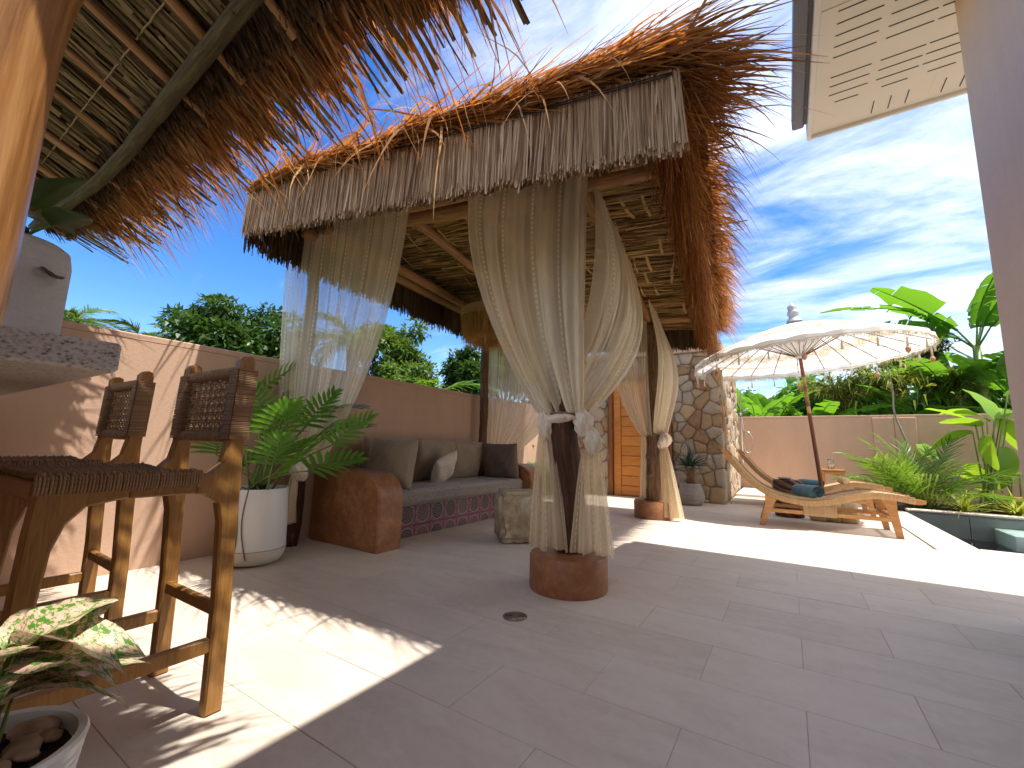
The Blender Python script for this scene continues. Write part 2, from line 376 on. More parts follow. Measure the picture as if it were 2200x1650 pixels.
def m_granite():
    t = NT('speckled_granite'); v = t.co('Object', (1, 1, 1.4)); a = t.noise(v, 95, 3, .7, .3); b = t.vor(v, 120); c0 = t.noise(v, 40, 4, .6)
    f = t.math('ADD', t.math('MULTIPLY', a, .6), t.math('ADD', t.math('MULTIPLY', b, .35), t.math('MULTIPLY', c0, .25)))
    c = t.ramp(f, [(.36, (.045, .036, .032)), (.44, (.20, .165, .145)), (.52, (.42, .37, .34)), (.68, (.60, .56, .52))])
    return t.done(t.pbr(c, .35, t.bump(a, .1, .002), .5))
MT['granite'] = m_granite()
MT['white'] = plain('white_glazed_pot', (.78, .76, .72), .35, .04, 3, .03)
MT['soil'] = plain('dark_soil', (.035, .022, .014), .95, .4, 30, .9, fine=90)
def m_stone():
    t = NT('cladding_stone'); v = t.co('Object'); rd = t.rnd()
    base = t.ramp(rd, [(0, (.38, .33, .27)), (.16, (.46, .40, .33)), (.32, (.50, .41, .29)), (.46, (.34, .31, .28)), (.60, (.50, .36, .20)), (.72, (.22, .095, .050)), (.82, (.40, .37, .34)), (.90, (.42, .27, .13)), (1, (.14, .065, .042))])
    n = t.noise(v, 9, 7, .65, .7); n2 = t.noise(v, 45, 4, .7)
    c = t.mix(t.ramp(n, [(.42, (0, 0, 0)), (.66, (1, 1, 1))]), base, t.mix(.6, base, (.50, .34, .17)))
    c = t.mix(t.math('MULTIPLY', n2, .5), c, t.mix(.5, c, (.16, .14, .13)))
    return t.done(t.pbr(c, .8, t.bump(t.math('ADD', n, t.math('MULTIPLY', n2, .4)), .55, .02), .3))
MT['stone'] = m_stone()
MT['mortar'] = plain('stone_mortar', (.42, .37, .31), .9, .2, 12, .4)
MT['pooltile'] = plain('grey_pool_tile', (.19, .225, .22), .35, .15, 5, .05)
def m_water():
    t = NT('pool_water'); n = t.noise(t.co('Object'), 7, 3)
    return t.done(t.pbr((.75, .92, .92), .03, t.bump(n, .12, .02), .5, **{'Transmission Weight': 1.0, 'IOR': 1.33}))
MT['water'] = m_water()
MT['soffit'] = plain('cream_soffit_board', (.80, .765, .66), .55, .03, 1.2, .02)
MT['fascia'] = plain('white_fascia', (.80, .79, .74), .5, .04, 2, .02)
MT['slot'] = plain('vent_slot_dark', (.03, .028, .024), .9, .2, 10, 0)
MT['gutter'] = plain('slate_gutter', (.14, .145, .18), .4, .1, 3, .02)
MT['grass'] = plain('rough_grass_ground', (.07, .10, .03), .95, .35, .7, .5)
MT['door'] = woody('orange_teak_door', [(.3, (.40, .135, .022)), (.5, (.54, .205, .040)), (.72, (.66, .29, .07))], rough=.4, bump=.1, coord=(1.2, 8, 9))
MT['metal'] = plain('steel', (.62, .62, .62), .25, .05, 10, 0, metal=1.0)

# ------------------------------------------------------------------ ground, terrace, pool
def struct(o): o['kind'] = 'structure'; return o
WX = -3.58          # inner face of the left boundary wall
FY = 10.2           # inner face of the far boundary wall
g = MB()
def ring(x0, x1, y0, y1, z): g.add([(x0, y0, z), (x1, y0, z), (x1, y1, z), (x0, y1, z)], np.array([[0, 1, 2, 3]]))
ring(-600, 600, 12, 900, -.25); ring(-600, -3.9, -300, 12, -.25); ring(9.5, 600, -300, 12, -.25); ring(-3.9, 9.5, -300, -6.6, -.25)
struct(g.build('ground', MT['grass'], smooth=False))
PX0, PY0, PY1 = 1.42, 5.76, 8.60      # pool edges
b = MB()
def slab(mb, x0, x1, y0, y1, z0, z1, bev=0.0): mb.box(((x0+x1)/2, (y0+y1)/2, (z0+z1)/2), (x1-x0, y1-y0, z1-z0), bev=bev)
slab(b, WX-.3, PX0-.02, -6.6, FY+.5, -.4, -.0025)
slab(b, PX0-.0195, 9.5, -6.6, PY0-.02, -.4, -.0027)
floor = struct(b.build('terrace_floor', MT['grout'], smooth=False))
TW, TH, GAP = .652, .3315, .0022
cells = []
for k in range(-20, 26):
    y0 = 1.842+k*TH; off = .325 if k % 2 == 0 else 0.0
    for j in range(-8, 9):
        x0 = off+j*TW-.65; x1 = x0+TW; yy0, yy1 = y0, y0+TH
        x0c = max(x0, WX+.001); x1c = x1
        if yy0 > 5.46: x1c = min(x1c, 1.06)
        if yy0 < 5.46 < yy1: yy1 = 5.46 if x1c > 1.06 else yy1
        if yy1 > FY: yy1 = FY
        if yy0 < -3 or x1c-x0c < .03 or yy1-yy0 < .03 or x1c > 3.6: continue
        px, py, dd = proj(((x0c+x1c)/2, (yy0+yy1)/2, 0))
        vis = dd > .3 and -300 < px < 2500 and py < 2000
        cells.append((dd if vis else 1e3+abs(dd), x0c+GAP/2, x1c-GAP/2, yy0+GAP/2, yy1-GAP/2))
cells.sort(); tcache = {}; rest = MB()
for i, (dd, x0, x1, y0, y1) in enumerate(cells):
    if i < 300 and dd < 1e3:
        key = (round(x1-x0, 3), round(y1-y0, 3))
        if key not in tcache:
            t = MB(); t.box((0, 0, -.006), (key[0], key[1], .012), bev=.0008); me = t.mesh('floor_tile', False); me.materials.append(MT['tile']); tcache[key] = me
        link('floor_tile', tcache[key], None, floor, loc=((x0+x1)/2, (y0+y1)/2, R_.normal()*.0004))
    else: rest.box(((x0+x1)/2, (y0+y1)/2, -.006), (x1-x0, y1-y0, .012), bev=.0)
rest.build('floor_tiles', MT['tile'], floor, smooth=False, kind='stuff')
# coping round the pool, a narrow drain slot separates it from the tiles
c = MB(); slab(c, 1.085, PX0, 5.485, PY1+.02, -.05, .002, .006); struct(c.build('pool_coping', MT['tile'], smooth=False))
c = MB(); slab(c, PX0+.003, 9.4, 5.487, PY0, -.05, .0015, .006); struct(c.build('pool_coping', MT['tile'], smooth=False))
c = MB(); slab(c, PX0+.003, 9.4, PY1, PY1+.14, -.6, .02, .004); struct(c.build('pool_coping', MT['pooltile'], smooth=False))
c = MB(); slab(c, PX0+.003, 9.4, PY1-.02, PY1+.14, .0205, .05, .006); struct(c.build('pool_coping', MT['tile'], smooth=False))
s = MB(); slab(s, 1.066, 1.083, 5.47, 8.6, -.03, -.001); slab(s, 1.0835, 9.4, 5.468, 5.483, -.03, -.0015); struct(s.build('drain_channel', MT['slot'], smooth=False))
pool = MB()
z0 = -1.25
slab(pool, PX0-.015, 9.5, PY0-.015, PY1+.015, z0-.1, z0)
for a in np.arange(PY0, PY1-.1, .47):
    for zt in (-.02, -.45, -.88):
        pool.box((PX0-.01, a+.235, zt-.21), (.02, .462, .424), bev=.002)
for a in np.arange(PX0+.02, 9, .62):
    for zt in (-.02, -.45, -.88):
        if zt < -.03: pool.box((a+.31, PY1-.008, zt-.21), (.612, .02, .424), bev=.002)
        pool.box((a+.31, PY0+.008, zt-.21), (.612, .02, .424), bev=.002)
for a in np.arange(PX0+.02, 9, .62): pool.box((a+.31, PY1-.008, -.2), (.612, .02, .38), bev=.002)
struct(pool.build('pool_basin', MT['pooltile'], smooth=False))
wt = MB(); wt.grid(lambda u, v: np.stack([PX0+u*8, PY0+.02+v*(PY1-PY0-.04), np.full_like(u, -.30)], 1), 2, 2)
struct(wt.build('pool_water', MT['water'], smooth=False))
st_ = MB(); stp = onZ(2200, 1152, -.12); st_.box((stp[0]+.35, PY1-.35, -.5), (.9, .66, .76), bev=.01)
tag(st_.build('pool_step', plain('pale_green_step', (.34, .46, .43), .4, .1)), 'pale green block step inside the pool', 'step')
ip = onY(2150, 1160, PY1-.02); t = MB(); t.lathe([(.02, 0), (.05, 0), (.055, .05), (.03, .055), (.028, .01)], (0, 0, 0), 16)
o = t.build('pool_inlet', plain('blue_plastic', (.05, .22, .36), .3)); o.location = (ip[0], PY1-.02, ip[2]); o.rotation_euler = (PI/2, 0, 0)
tag(o, 'small blue round inlet fitting on the pool wall', 'pipe')
# planter bed
b = MB(); slab(b, 1.07, 9.4, PY1+.142, FY-.002, -.3, -.02)
def bed(u, v):
    x = 1.08+u*8.2; y = PY1+.15+v*(FY-PY1-.16)
    return np.stack([x, y, .015+.03*np.sin(x*7+y*3)*np.sin(y*9)+R_.normal(size=len(u))*.008], 1)
b.grid(bed, 90, 22); struct(b.build('planting_bed', MT['soil']))

# ------------------------------------------------------------------ boundary walls
def wall(label, x0, x1, y0, y1, h, cap_over=.02):
    t = thing('boundary_wall', label, 'wall', ((x0+x1)/2, (y0+y1)/2, -.2))
    m = MB(); slab(m, x0, x1, y0, y1, -.2, h-.045, 0); m.build('wall_body', MT['plaster'], t, smooth=False)
    m = MB(); slab(m, x0+.0005, x1-.0005, y0+.0005, y1-.0005, h-.045, h, .006); m.build('coping', MT['plaster_cap'], t, smooth=False)
    return t
wall('long terracotta pink plaster wall behind the sofa', WX-.18, WX, -6.5, FY-.01, 1.52)
fw = wall('terracotta pink plaster wall behind the sun loungers', WX-.18, 9.4, FY, FY+.2, 1.54)
for px in (1880, 1925, 2330):
    q = onY(px, 950, FY-.03); m = MB(); slab(m, q[0]-.012, q[0]+.30, FY-.028, FY-.002, -.05, 1.49, .008); m.build('pilaster', MT['plaster'], fw, smooth=False)

# ------------------------------------------------------------------ stone hut
HX1, HY = -.85, 7.55
HH = 2.46
hut = thing('stone_hut', 'small hut clad in mixed grey and rust fieldstone with an orange door', 'building', (-2.2, 8.9, 0))
m = MB(); slab(m, WX+.012, HX1-.05, HY+.05, FY-.012, -.05, HH, 0); m.build('wall_core', MT['mortar'], hut, smooth=False)
m = MB(); slab(m, WX+.01, HX1+.03, HY-.03, FY-.014, HH, HH+.12, .01); m.build('roof', MT['plaster_cap'], hut, smooth=False)
DX0, DX1, DZ = -2.66, -1.71, 2.06
def clip(poly, n, d):
    out = []
    for i in range(len(poly)):
        a, b_ = poly[i], poly[(i+1) % len(poly)]; da, db = a@n-d, b_@n-d
        if da <= 0: out.append(a)
        if da*db < 0: out.append(a+(b_-a)*(da/(da-db)))
    return out
def stones(w, h, n, seed, holes=()):
    rg = np.random.default_rng(seed); P = []
    tries = 0
    while len(P) < n and tries < 20000:
        tries += 1; q = rg.random(2)*[w, h]
        if all(np.hypot(*(q-p)) > .75*math.sqrt(w*h/n)*(.45+.95*rg.random()**1.5) for p in P): P.append(q)
    P = np.array(P); res = []
    for i, p in enumerate(P):
        poly = [np.array(c_, float) for c_ in ((0, 0), (w, 0), (w, h), (0, h))]
        dist = np.hypot(*(P-p).T); order = np.argsort(dist)[1:18]
        for j in order:
            nv = P[j]-p; ln = np.hypot(*nv); nv = nv/ln; poly = clip(poly, nv, nv@((p+P[j])/2)-.0045)
            if len(poly) < 3: break
        for (hx0, hx1, hz) in holes:
            if poly and min(q[0] for q in poly) < hx1 and max(q[0] for q in poly) > hx0 and min(q[1] for q in poly) < hz:
                cxp = np.mean([q[0] for q in poly]); cyp = np.mean([q[1] for q in poly])
                if cyp > hz: poly = clip(poly, np.array([0, -1.]), -hz-.01)
                elif cxp < (hx0+hx1)/2: poly = clip(poly, np.array([1., 0]), hx0-.01)
                else: poly = clip(poly, np.array([-1., 0]), -hx1-.01)
        if len(poly) >= 3:
            ar = abs(sum(poly[k][0]*poly[k-1][1]-poly[k-1][0]*poly[k][1] for k in range(len(poly))))/2
            if ar > .004: res.append(np.array(poly))
    return res
def stone_mesh(poly, rg, th=.036):
    c_ = poly.mean(0); q = poly-c_; k = len(q)
    # subdivide the edges and wobble them, round the corners
    pts = []
    for i in range(k):
        a, b_ = q[i], q[(i+1) % k]; pts += [a*.985+(b_-a)*.02, a+(b_-a)*.36, a+(b_-a)*.7]
    pts = np.array(pts); pts *= (1+rg.normal(size=(len(pts), 1))*.018); n = len(pts); t = th*(.6+.7*rg.random())
    rings = [(1.0, -.03), (1.0, t*.5), (.93, t*.9), (.55, t*1.0)]
    V = []
    for sc, z in rings: V += [(x*sc, z+(rg.normal()*.006 if sc < 1 else 0), y*sc) for x, y in pts]
    V = np.array(V); V[:, 1] *= -1; V = np.concatenate([V, [[0, -t*1.03, 0]]])
    i = np.arange(3)[:, None]*n; j = np.arange(n)[None]; j2 = (j+1) % n
    mb = MB(); mb.add(V, [np.stack([i+j, i+j2, i+n+j2, i+n+j], 2).reshape(-1, 4), np.stack([3*n+j[0], 3*n+j2[0], np.full(n, 4*n)], 1)])
    return mb.mesh('stone', True), c_
rg = np.random.default_rng(5)
W_ = HX1-WX-.03
for poly in stones(W_, HH, 185, 3, [(DX0-WX-.1, DX1-WX+.06, DZ+.06)]):
    me, c_ = stone_mesh(poly, rg); link('stone', me, MT['stone'], hut, loc=(WX+.015+c_[0]+2.2, HY+.045-8.9, c_[1]))
for poly in stones(FY-HY-.06, HH, 105, 9):
    me, c_ = stone_mesh(poly, rg); link('stone', me, MT['stone'], hut, loc=(HX1-.045+2.2, HY+.03+c_[0]-8.9, c_[1]), rot=(0, 0, PI/2))
door = MB(); fr = .07
for x in (DX0-fr/2, DX1+fr/2): door.box((x, HY+.02, DZ/2), (fr, .12, DZ), bev=.006)
door.box(((DX0+DX1)/2, HY+.02, DZ+fr/2), (DX1-DX0+2*fr, .12, fr), bev=.006)
dfr = woody('dark_door_frame', [(.3, (.16, .05, .014)), (.6, (.27, .10, .03))], coord=(8, 8, 1.2), bump=.1)
door.build('door_frame', dfr, hut, smooth=False)
dl = MB(); dw = DX1-DX0
for x in (DX0+.075, DX1-.075): dl.box((x, HY+.03, DZ/2), (.13, .045, DZ-.02), bev=.006)
dl.box(((DX0+DX1)/2, HY+.031, .10), (dw-.285, .042, .16), bev=.006); dl.box(((DX0+DX1)/2, HY+.031, DZ-.09), (dw-.285, .042, .14), bev=.006)
leaf = dl.build('door', MT['door'], hut, smooth=False)
for k in range(10):
    pz = MB(); pz.box(((DX0+DX1)/2, HY+.036, .18+(k+.5)*.1735), (dw-.288, .03, .168), bev=.01); pz.build('plank', MT['door'], leaf, smooth=False)
kb = MB(); kb.lathe([(0, 0), (.022, .004), (.03, .02), (.02, .035), (.012, .04), (.012, .06)], (0, 0, 0), 14)
link('handle', kb.mesh('handle'), plain('dark_bronze', (.07, .06, .05), .35, metal=.8), leaf, loc=(DX1-.08+2.2, HY-.045-8.9, 1.02), rot=(-PI/2, 0, 0))
# low pale steps beside the hut
for k, (y0, z) in enumerate(((7.85, .045), (8.65, .09))):
    s_ = MB(); slab(s_, HX1+.03, .25, y0, FY-.004, -.02+.001*k, z, .008)
    struct(s_.build('step', MT['tile'], smooth=False))

# ------------------------------------------------------------------ house on the right
EX, EY, EZ = .30, 4.36, 3.65
house = thing('house', 'pale mauve plaster house with a deep cream eave overhead', 'building', (3.2, 0, 0))
HWX, HWY = 1.035, 3.42
m = MB(); slab(m, HWX, 8.9, -6.4, HWY, -.02, EZ+.02, .015); m.build('wall', MT['house_plaster'], house, smooth=False)
sof = MB(); slab(sof, EX+.035, HWX+.05, -6.6, EY-.03, EZ, EZ+.03); slab(sof, HWX+.051, 9.0, HWY-.05, EY-.031, EZ+.0005, EZ+.03)
sofo = sof.build('soffit', MT['soffit'], house, smooth=False)
fa = MB(); slab(fa, EX, EX+.034, -6.6, EY, EZ-.03, EZ+.17, .004); slab(fa, EX+.0345, 9.0, EY-.029, EY-.0005, EZ-.029, EZ+.17, .004); fa.build('fascia', MT['fascia'], house, smooth=False)
gu = MB(); slab(gu, EX-.11, EX-.02, -6.6, EY-.10, EZ+.04, EZ+.16, .012); slab(gu, EX-.019, EX-.001, -6.6, EY-.12, EZ+.06, EZ+.15); gu.build('gutter', MT['gutter'], house, smooth=False)
rf = MB(); slab(rf, EX-.03, 9.1, -6.7, EY+.02, EZ+.172, EZ+.26, .01); rf.build('roof', MT['gutter'], house, smooth=False)
def slot(x, y, lx, ly):
    m = MB(); m.box((x, y, EZ-.0015), (lx, ly, .004)); m.build('vent_slot', MT['slot'], sofo, smooth=False)
sx0 = EX+.14
for row, xs in enumerate((sx0+.11, sx0+.40, sx0+.66)):
    y = EY-.38
    k = 0
    while y > 1.1:
        if k % 11 not in (4, 10): slot(xs, y, .24 if k % 11 else .15, .006)
        y -= .098; k += 1
for row, yy in enumerate((EY-.16, EY-.47)):
    for k in range(14):
        x = sx0+.30+row*.50+k*.105
        if k not in (3, 9): slot(x, yy, .006, .15)
jn = MB(); jn.box((EX+.4, 3.05, EZ-.001), (.72, .003, .003)); jn.build('board_joint', plain('joint_grey', (.45, .43, .38), .7), sofo, smooth=False)
# ------------------------------------------------------------------ thatched pavilion
TH_ = math.radians(5.5); PV = np.array([-1.17, 2.5, 0.0])
PU = np.array([math.cos(TH_), math.sin(TH_), 0]); PW = np.array([-math.sin(TH_), math.cos(TH_), 0])
def wl(a, b, z):
    a, b, z = np.broadcast_arrays(np.asarray(a, float), np.asarray(b, float), np.asarray(z, float))
    return PV+a[..., None]*PU+b[..., None]*PW+z[..., None]*np.array([0, 0, 1.])
def wd_(a, b, z): return np.asarray(a)[..., None]*PU+np.asarray(b)[..., None]*PW+np.asarray(z)[..., None]*np.array([0, 0, 1.])
def zc(a, b): b = np.asarray(b, float); return 2.71-.06*np.asarray(a)-.045*np.maximum(b, 0)+.14*np.minimum(b, 0)
A0, A1, B0, B1 = -2.36, .76, -.78, 3.72
pav = thing('thatched_pavilion', 'thatched pavilion with log posts standing over the built-in sofa', 'pavilion', (-2.3, 4.0, 0))
def log(name, p0, p1, r, mt, parent, n=12, bend=.02, jit=.03, seg=14, knots=0, taper=0.0):
    p0, p1 = np.array(p0, float), np.array(p1, float); t = np.linspace(0, 1, seg)
    P = p0+(p1-p0)*t[:, None]
    d = (p1-p0)/np.linalg.norm(p1-p0); s1 = np.cross(d, [.3, .5, .8]); s1 /= np.linalg.norm(s1); s2 = np.cross(d, s1)
    P += np.outer(wob(seg, bend*.5, 3), s1)+np.outer(wob(seg, bend*.5, 3), s2)
    rr = r*(1-taper*t)*(1+wob(seg, .05, 5)); m = MB(); m.tube(P, rr, n, jit)
    for k in range(knots):
        i = R_.integers(2, seg-2); a = R_.random()*2*PI; q = P[i]+(np.cos(a)*s1+np.sin(a)*s2)*rr[i]*.8
        m.tube([q, q+(np.cos(a)*s1+np.sin(a)*s2)*r*.35], [r*.45, r*.3], 8, .1)
    return m.build(name, mt, parent)
def post(x, y, z1, r, mt, z0=0.0, base=None, top=None):
    o = log('post', (x, y, z0), top if top is not None else (x+R_.normal()*.01, y+R_.normal()*.01, z1), r, mt, pav, 20, .05, .045, 44, 3, .12)
    return o
P1 = (PV[0], PV[1]); P2 = tuple(wl(0.02, 3.07, 0)[:2]); P3 = (-3.42, 4.58); P4 = (-3.43, 2.06)
post(P1[0]-.01, P1[1], 2.55, .098, MT['bark_dark'], .08, top=wl(.0, .02, 2.60)); post(P2[0]+.02, P2[1], 2.45, .105, MT['bark'], .08)
post(P3[0], P3[1], 2.6, .055, MT['bark'], 0); post(P4[0], P4[1], 2.7, .055, MT['bark_dark'], 0)
for x, y in (P1, P2):
    m = MB(); m.lathe([(0, 0), (.232, 0), (.236, .012), (.236, .188), (.226, .203), (.13, .205), (.0, .205)], (x, y, .001), 48); m.build('post_base', MT['rust'], pav, auto=True)
LG = MT['log']
log('beam', wl(-2.42, 0, zc(-2.42, 0)-.085), wl(.72, 0, zc(.72, 0)-.085), .055, LG, pav, knots=4)
log('beam', wl(-2.42, -.13, zc(-2.42, 0)-.055), wl(.72, -.13, zc(.72, 0)-.05), .048, LG, pav, knots=3)
log('beam', wl(-2.42, 3.07, zc(-2.4, 3)-.06), wl(.74, 3.09, zc(.7, 3)-.06), .05, LG, pav, knots=3)
log('beam', wl(-2.08, -.3, 2.62), wl(-2.04, 3.4, 2.60), .05, LG, pav, knots=4)
log('beam', wl(-2.22, -.4, 2.60), wl(-2.2, 3.5, 2.58), .05, LG, pav, knots=4)
log('beam', wl(.655, -.05, zc(.6, 0)-.06), wl(.60, 3.3, zc(.6, 3.2)-.075), .062, MT['bark'], pav, knots=3)
log('beam', wl(.06, -.1, zc(.0, 0)-.06), wl(.03, 3.3, zc(.0, 3.2)-.06), .045, LG, pav, knots=3)
log('beam', wl(-.75, -.2, zc(-.7, 0)-.05), wl(-.72, 3.3, zc(-.7, 3.2)-.05), .042, LG, pav, knots=3)
log('beam', wl(-1.42, -.2, zc(-1.4, 0)-.05), wl(-1.38, 3.3, zc(-1.4, 3.2)-.05), .045, LG, pav, knots=3)
# rafters under the thatch, one thatch panel (row of stitched grass) between each pair
RB = np.arange(B0+.08, B1+.05, .335)
for i, b_ in enumerate(RB):
    log('rafter', wl(A0+.05, b_+R_.normal()*.012, zc(A0, b_)-.008), wl(A1+.02, b_+R_.normal()*.015, zc(A1, b_)-.008), .019, MT['pole'], pav, 7, .035, .06, 16)
grass_n = 0
for i in range(len(RB)-1):
    b0, b1 = RB[i]-.04, RB[i+1]+.04
    pm = MB(); sag = .02+R_.random()*.02
    def fn(u, v, b0=b0, b1=b1, sag=sag):
        a = A0+.03+u*(A1+.08-A0); b_ = b0+v*(b1-b0)
        return wl(a, b_, zc(a, b_)+.02-sag*np.sin(v*PI)+.012*np.sin(a*9+i*2)*np.sin(v*PI))
    pm.grid(fn, 24, 6)
    core = pm.build('thatch_panel', MT['core'], pav)
    gr = MB(); N = 420
    a = A0+R_.random(N)*(A1-A0-.42); v = R_.random(N); b_ = b0+v*(b1-b0)
    root = wl(a, b_, zc(a, b_)+.008-sag*np.sin(v*PI)+.012*np.sin(a*9+i*2)*np.sin(v*PI)-R_.random(N)*.014)
    d = wd_(np.ones(N), R_.normal(size=N)*.055, -.045+R_.normal(size=N)*.012)
    gr.blades(root, d, .3+.45*R_.random(N), .009+.012*R_.random(N), 0, 2, facing=(0, 0, 1), tip=.6, curl=.03)
    for k in range(7):       # stitched cross strips
        aa = A0+.25+R_.random()*(A1-A0-.3); st = MB()
        q0 = wl(aa, b0+.03, zc(aa, b0)-.014); q1 = wl(aa+.03*R_.normal(), b1-.03, zc(aa, b1)-.014); mid = (q0+q1)/2-[0, 0, sag+.004]
        gr.tube([q0, mid, q1], .006+.01*R_.random(), 5, .1, flat=(1, .4), tone=.75+.2*R_.random())
    gr.build('thatch_grass', MT['thatch_in'], core, smooth=False, kind='stuff')
# thick roof body
rb = MB()
def topz(a, b_): return zc(a, b_)+.085+.02*np.sin(b_*5.1+a)+.012*np.sin(a*7.3)
rb.grid(lambda u, v: (lambda a, b_: wl(a, b_, topz(a, b_)*1+(-.05*(np.maximum(0, .08-v)/.08)-.05*(np.maximum(0, v-.92)/.08))))(A0+u*(A1+.1-A0), B0-.01+v*(B1-B0+.02)), 30, 40)
rb.grid(lambda u, v: wl(A0+u*(A1+.1-A0), np.full_like(u, B0-.012), zc(A0+u*3.2, B0)-.01+v*.10), 30, 3)
roof = rb.build('roof_body', MT['core'], pav)
# top grass: combed down the slope, hanging over the edges
tg = MB(); N = 4200
a = A0-.1+R_.random(N)*(A1-A0-.35); b_ = B0+R_.random(N)*(B1-B0)
tg.blades(wl(a, b_, topz(a, b_)+.01+R_.random(N)*.02), wd_(np.ones(N), R_.normal(size=N)*.16, .0+R_.normal(size=N)*.035), .35+.4*R_.random(N), .010+.014*R_.random(N), .05+.08*R_.random(N), 3)
N = 2600      # along the front top edge: swept sideways, some falling over the valance
a = A0-.05+R_.random(N)*(A1-A0-.25); b_ = B0-.045+R_.random(N)*.14
lump = .018*np.sin(a*6.1)+.016*np.sin(a*13.7+1)
zf = zc(a, B0)+.015+lump+R_.random(N)*.075
tg.blades(wl(a, b_, zf), wd_(np.ones(N), -.02+R_.normal(size=N)*.13, .0+R_.normal(size=N)*.05), .3+.42*R_.random(N), .009+.013*R_.random(N), .06+.10*R_.random(N), 4)
N = 75
a = A0+R_.random(N)*(A1-A0+.05)
tg.blades(wl(a, B0-.03, zc(a, B0)+.04+R_.random(N)*.06), wd_(.55+R_.normal(size=N)*.45, -.35-.3*R_.random(N), .1+R_.normal(size=N)*.3), .25+.3*R_.random(N), .010+.013*R_.random(N), .55+.55*R_.random(N), 6, tip=.05)
N = 300       # windswept tuft on the right front corner
a = A1-.5+R_.random(N)*.6; b_ = B0-.05+R_.random(N)*.6
tg.blades(wl(a, b_, zc(a, b_)+.0+R_.random(N)*.08), wd_(np.ones(N), -.08+R_.normal(size=N)*.16, .12+R_.normal(size=N)*.10), .26+.26*R_.random(N), .010+.014*R_.random(N), .30+.32*R_.random(N), 6, tip=.05)
tg.build('top_grass', MT['thatch'], roof, smooth=False, kind='stuff')
# right eave: layered fringe with a lumpy outline
fg = MB()
for layer in range(6):
    N = 1000; b_ = B0-.02+R_.random(N)*(B1-B0+.05)
    lum = .5+.5*np.sin(b_*2*PI/.62+layer*.7+.8*np.sin(b_*2.1))
    zb = zc(A1, b_)-.012+layer*.020+R_.random(N)*.02
    a = A1-.26+R_.random(N)*.26
    fg.blades(wl(a, b_, zb), wd_(np.ones(N), R_.normal(size=N)*(.07+.10*lum), -.02+.07*layer*.4+R_.normal(size=N)*.06), (.13+.12*lum+.09*R_.random(N))*(.9+.04*layer), .007+.011*R_.random(N), .18+.40*R_.random(N)+.15*lum, 5, tip=.04)
N = 700; b_ = B0+R_.random(N)*(B1-B0)
fg.blades(wl(A1+.02+R_.random(N)*.12, b_, zc(A1, b_)+.0+R_.random(N)*.09), wd_(np.ones(N)*.9, R_.normal(size=N)*.3, R_.normal(size=N)*.18), .14+.18*R_.random(N), .005+.008*R_.random(N), .6+.9*R_.random(N), 7, tip=.03)
fg.build('eave_fringe', MT['thatch'], roof, smooth=False, kind='stuff')
# valances of cut reed on the other sides
def valance(name, p0, p1, t0, t1, l0, l1, outw, dens=330, mt=None, ragged=.03, layers=3, flare=0.05, parent=None, sw=(.006, .010), fuzz=.006):
    p0, p1 = np.array(p0, float), np.array(p1, float); Ln = np.linalg.norm(p1-p0); m = MB(); outw = np.array(outw, float)
    for L_ in range(layers):
        N = int(dens*Ln/ (1 if L_ == 0 else 1.4)); u = np.sort(R_.random(N)); P = p0+(p1-p0)*u[:, None]
        zt = t0+(t1-t0)*u; zb = l0+(l1-l0)*u
        off = (.012-L_*.03)+R_.normal(size=N)*fuzz
        root = P+outw*off[:, None]; root[:, 2] = zt+R_.normal(size=N)*.008
        ln = (zt-zb)*(1-.03*L_)+R_.normal(size=N)*ragged*.55-np.abs(R_.normal(size=N))*ragged*.4*(R_.random(N) < .2)
        clump = np.sin(u*Ln*7)*.03+np.sin(u*Ln*31+1)*.012
        dxy = (p1-p0)/Ln
        d = np.outer(clump+R_.normal(size=N)*(.035+fuzz*4-.024), dxy)+np.outer(flare*(.6+.8*R_.random(N))+R_.normal(size=N)*(fuzz-.006)*6, outw)+np.array([0, 0, -1.])
        m.blades(root, d, ln, sw[0]+sw[1]*R_.random(N)**1.5, 0, 2, tone=(R_.random(N)*(1 if L_ == 0 else .6)), facing=outw, tip=.85, curl=.015)
    return m.build(name, mt or MT['reed'], parent if parent is not None else pav, smooth=False, kind='stuff')
tv0, tv1 = 2.80, 2.505
vf = valance('front_valance', wl(A0, B0, 0), wl(A1+.03, B0, 0), tv0, tv1, 2.40, 2.115, -PW, 760, flare=.045, sw=(.005, .007))
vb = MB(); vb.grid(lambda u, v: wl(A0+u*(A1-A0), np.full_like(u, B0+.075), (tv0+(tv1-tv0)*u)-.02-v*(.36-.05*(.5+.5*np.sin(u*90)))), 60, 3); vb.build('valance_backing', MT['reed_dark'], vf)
for dz in (.018, .03):
    m = MB(); m.tube([wl(x, B0-.032, tv0+(tv1-tv0)*(x-A0)/(A1-A0)-dz) for x in np.linspace(A0, A1, 40)], .0035, 5, .3); m.build('stitch_cord', MT['slot'], vf)
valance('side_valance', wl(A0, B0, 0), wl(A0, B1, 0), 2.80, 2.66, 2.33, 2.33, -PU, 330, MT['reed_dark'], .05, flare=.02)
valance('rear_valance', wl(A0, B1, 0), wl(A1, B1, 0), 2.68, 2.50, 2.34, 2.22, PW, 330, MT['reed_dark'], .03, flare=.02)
valance('side_valance', wl(A1-.02, B0+.02, 0), wl(A1-.03, B1, 0), 2.56, 2.44, 2.27, 2.13, PU, 420, MT['thatch'], .16, 5, .10, sw=(.003, .005), fuzz=.03)
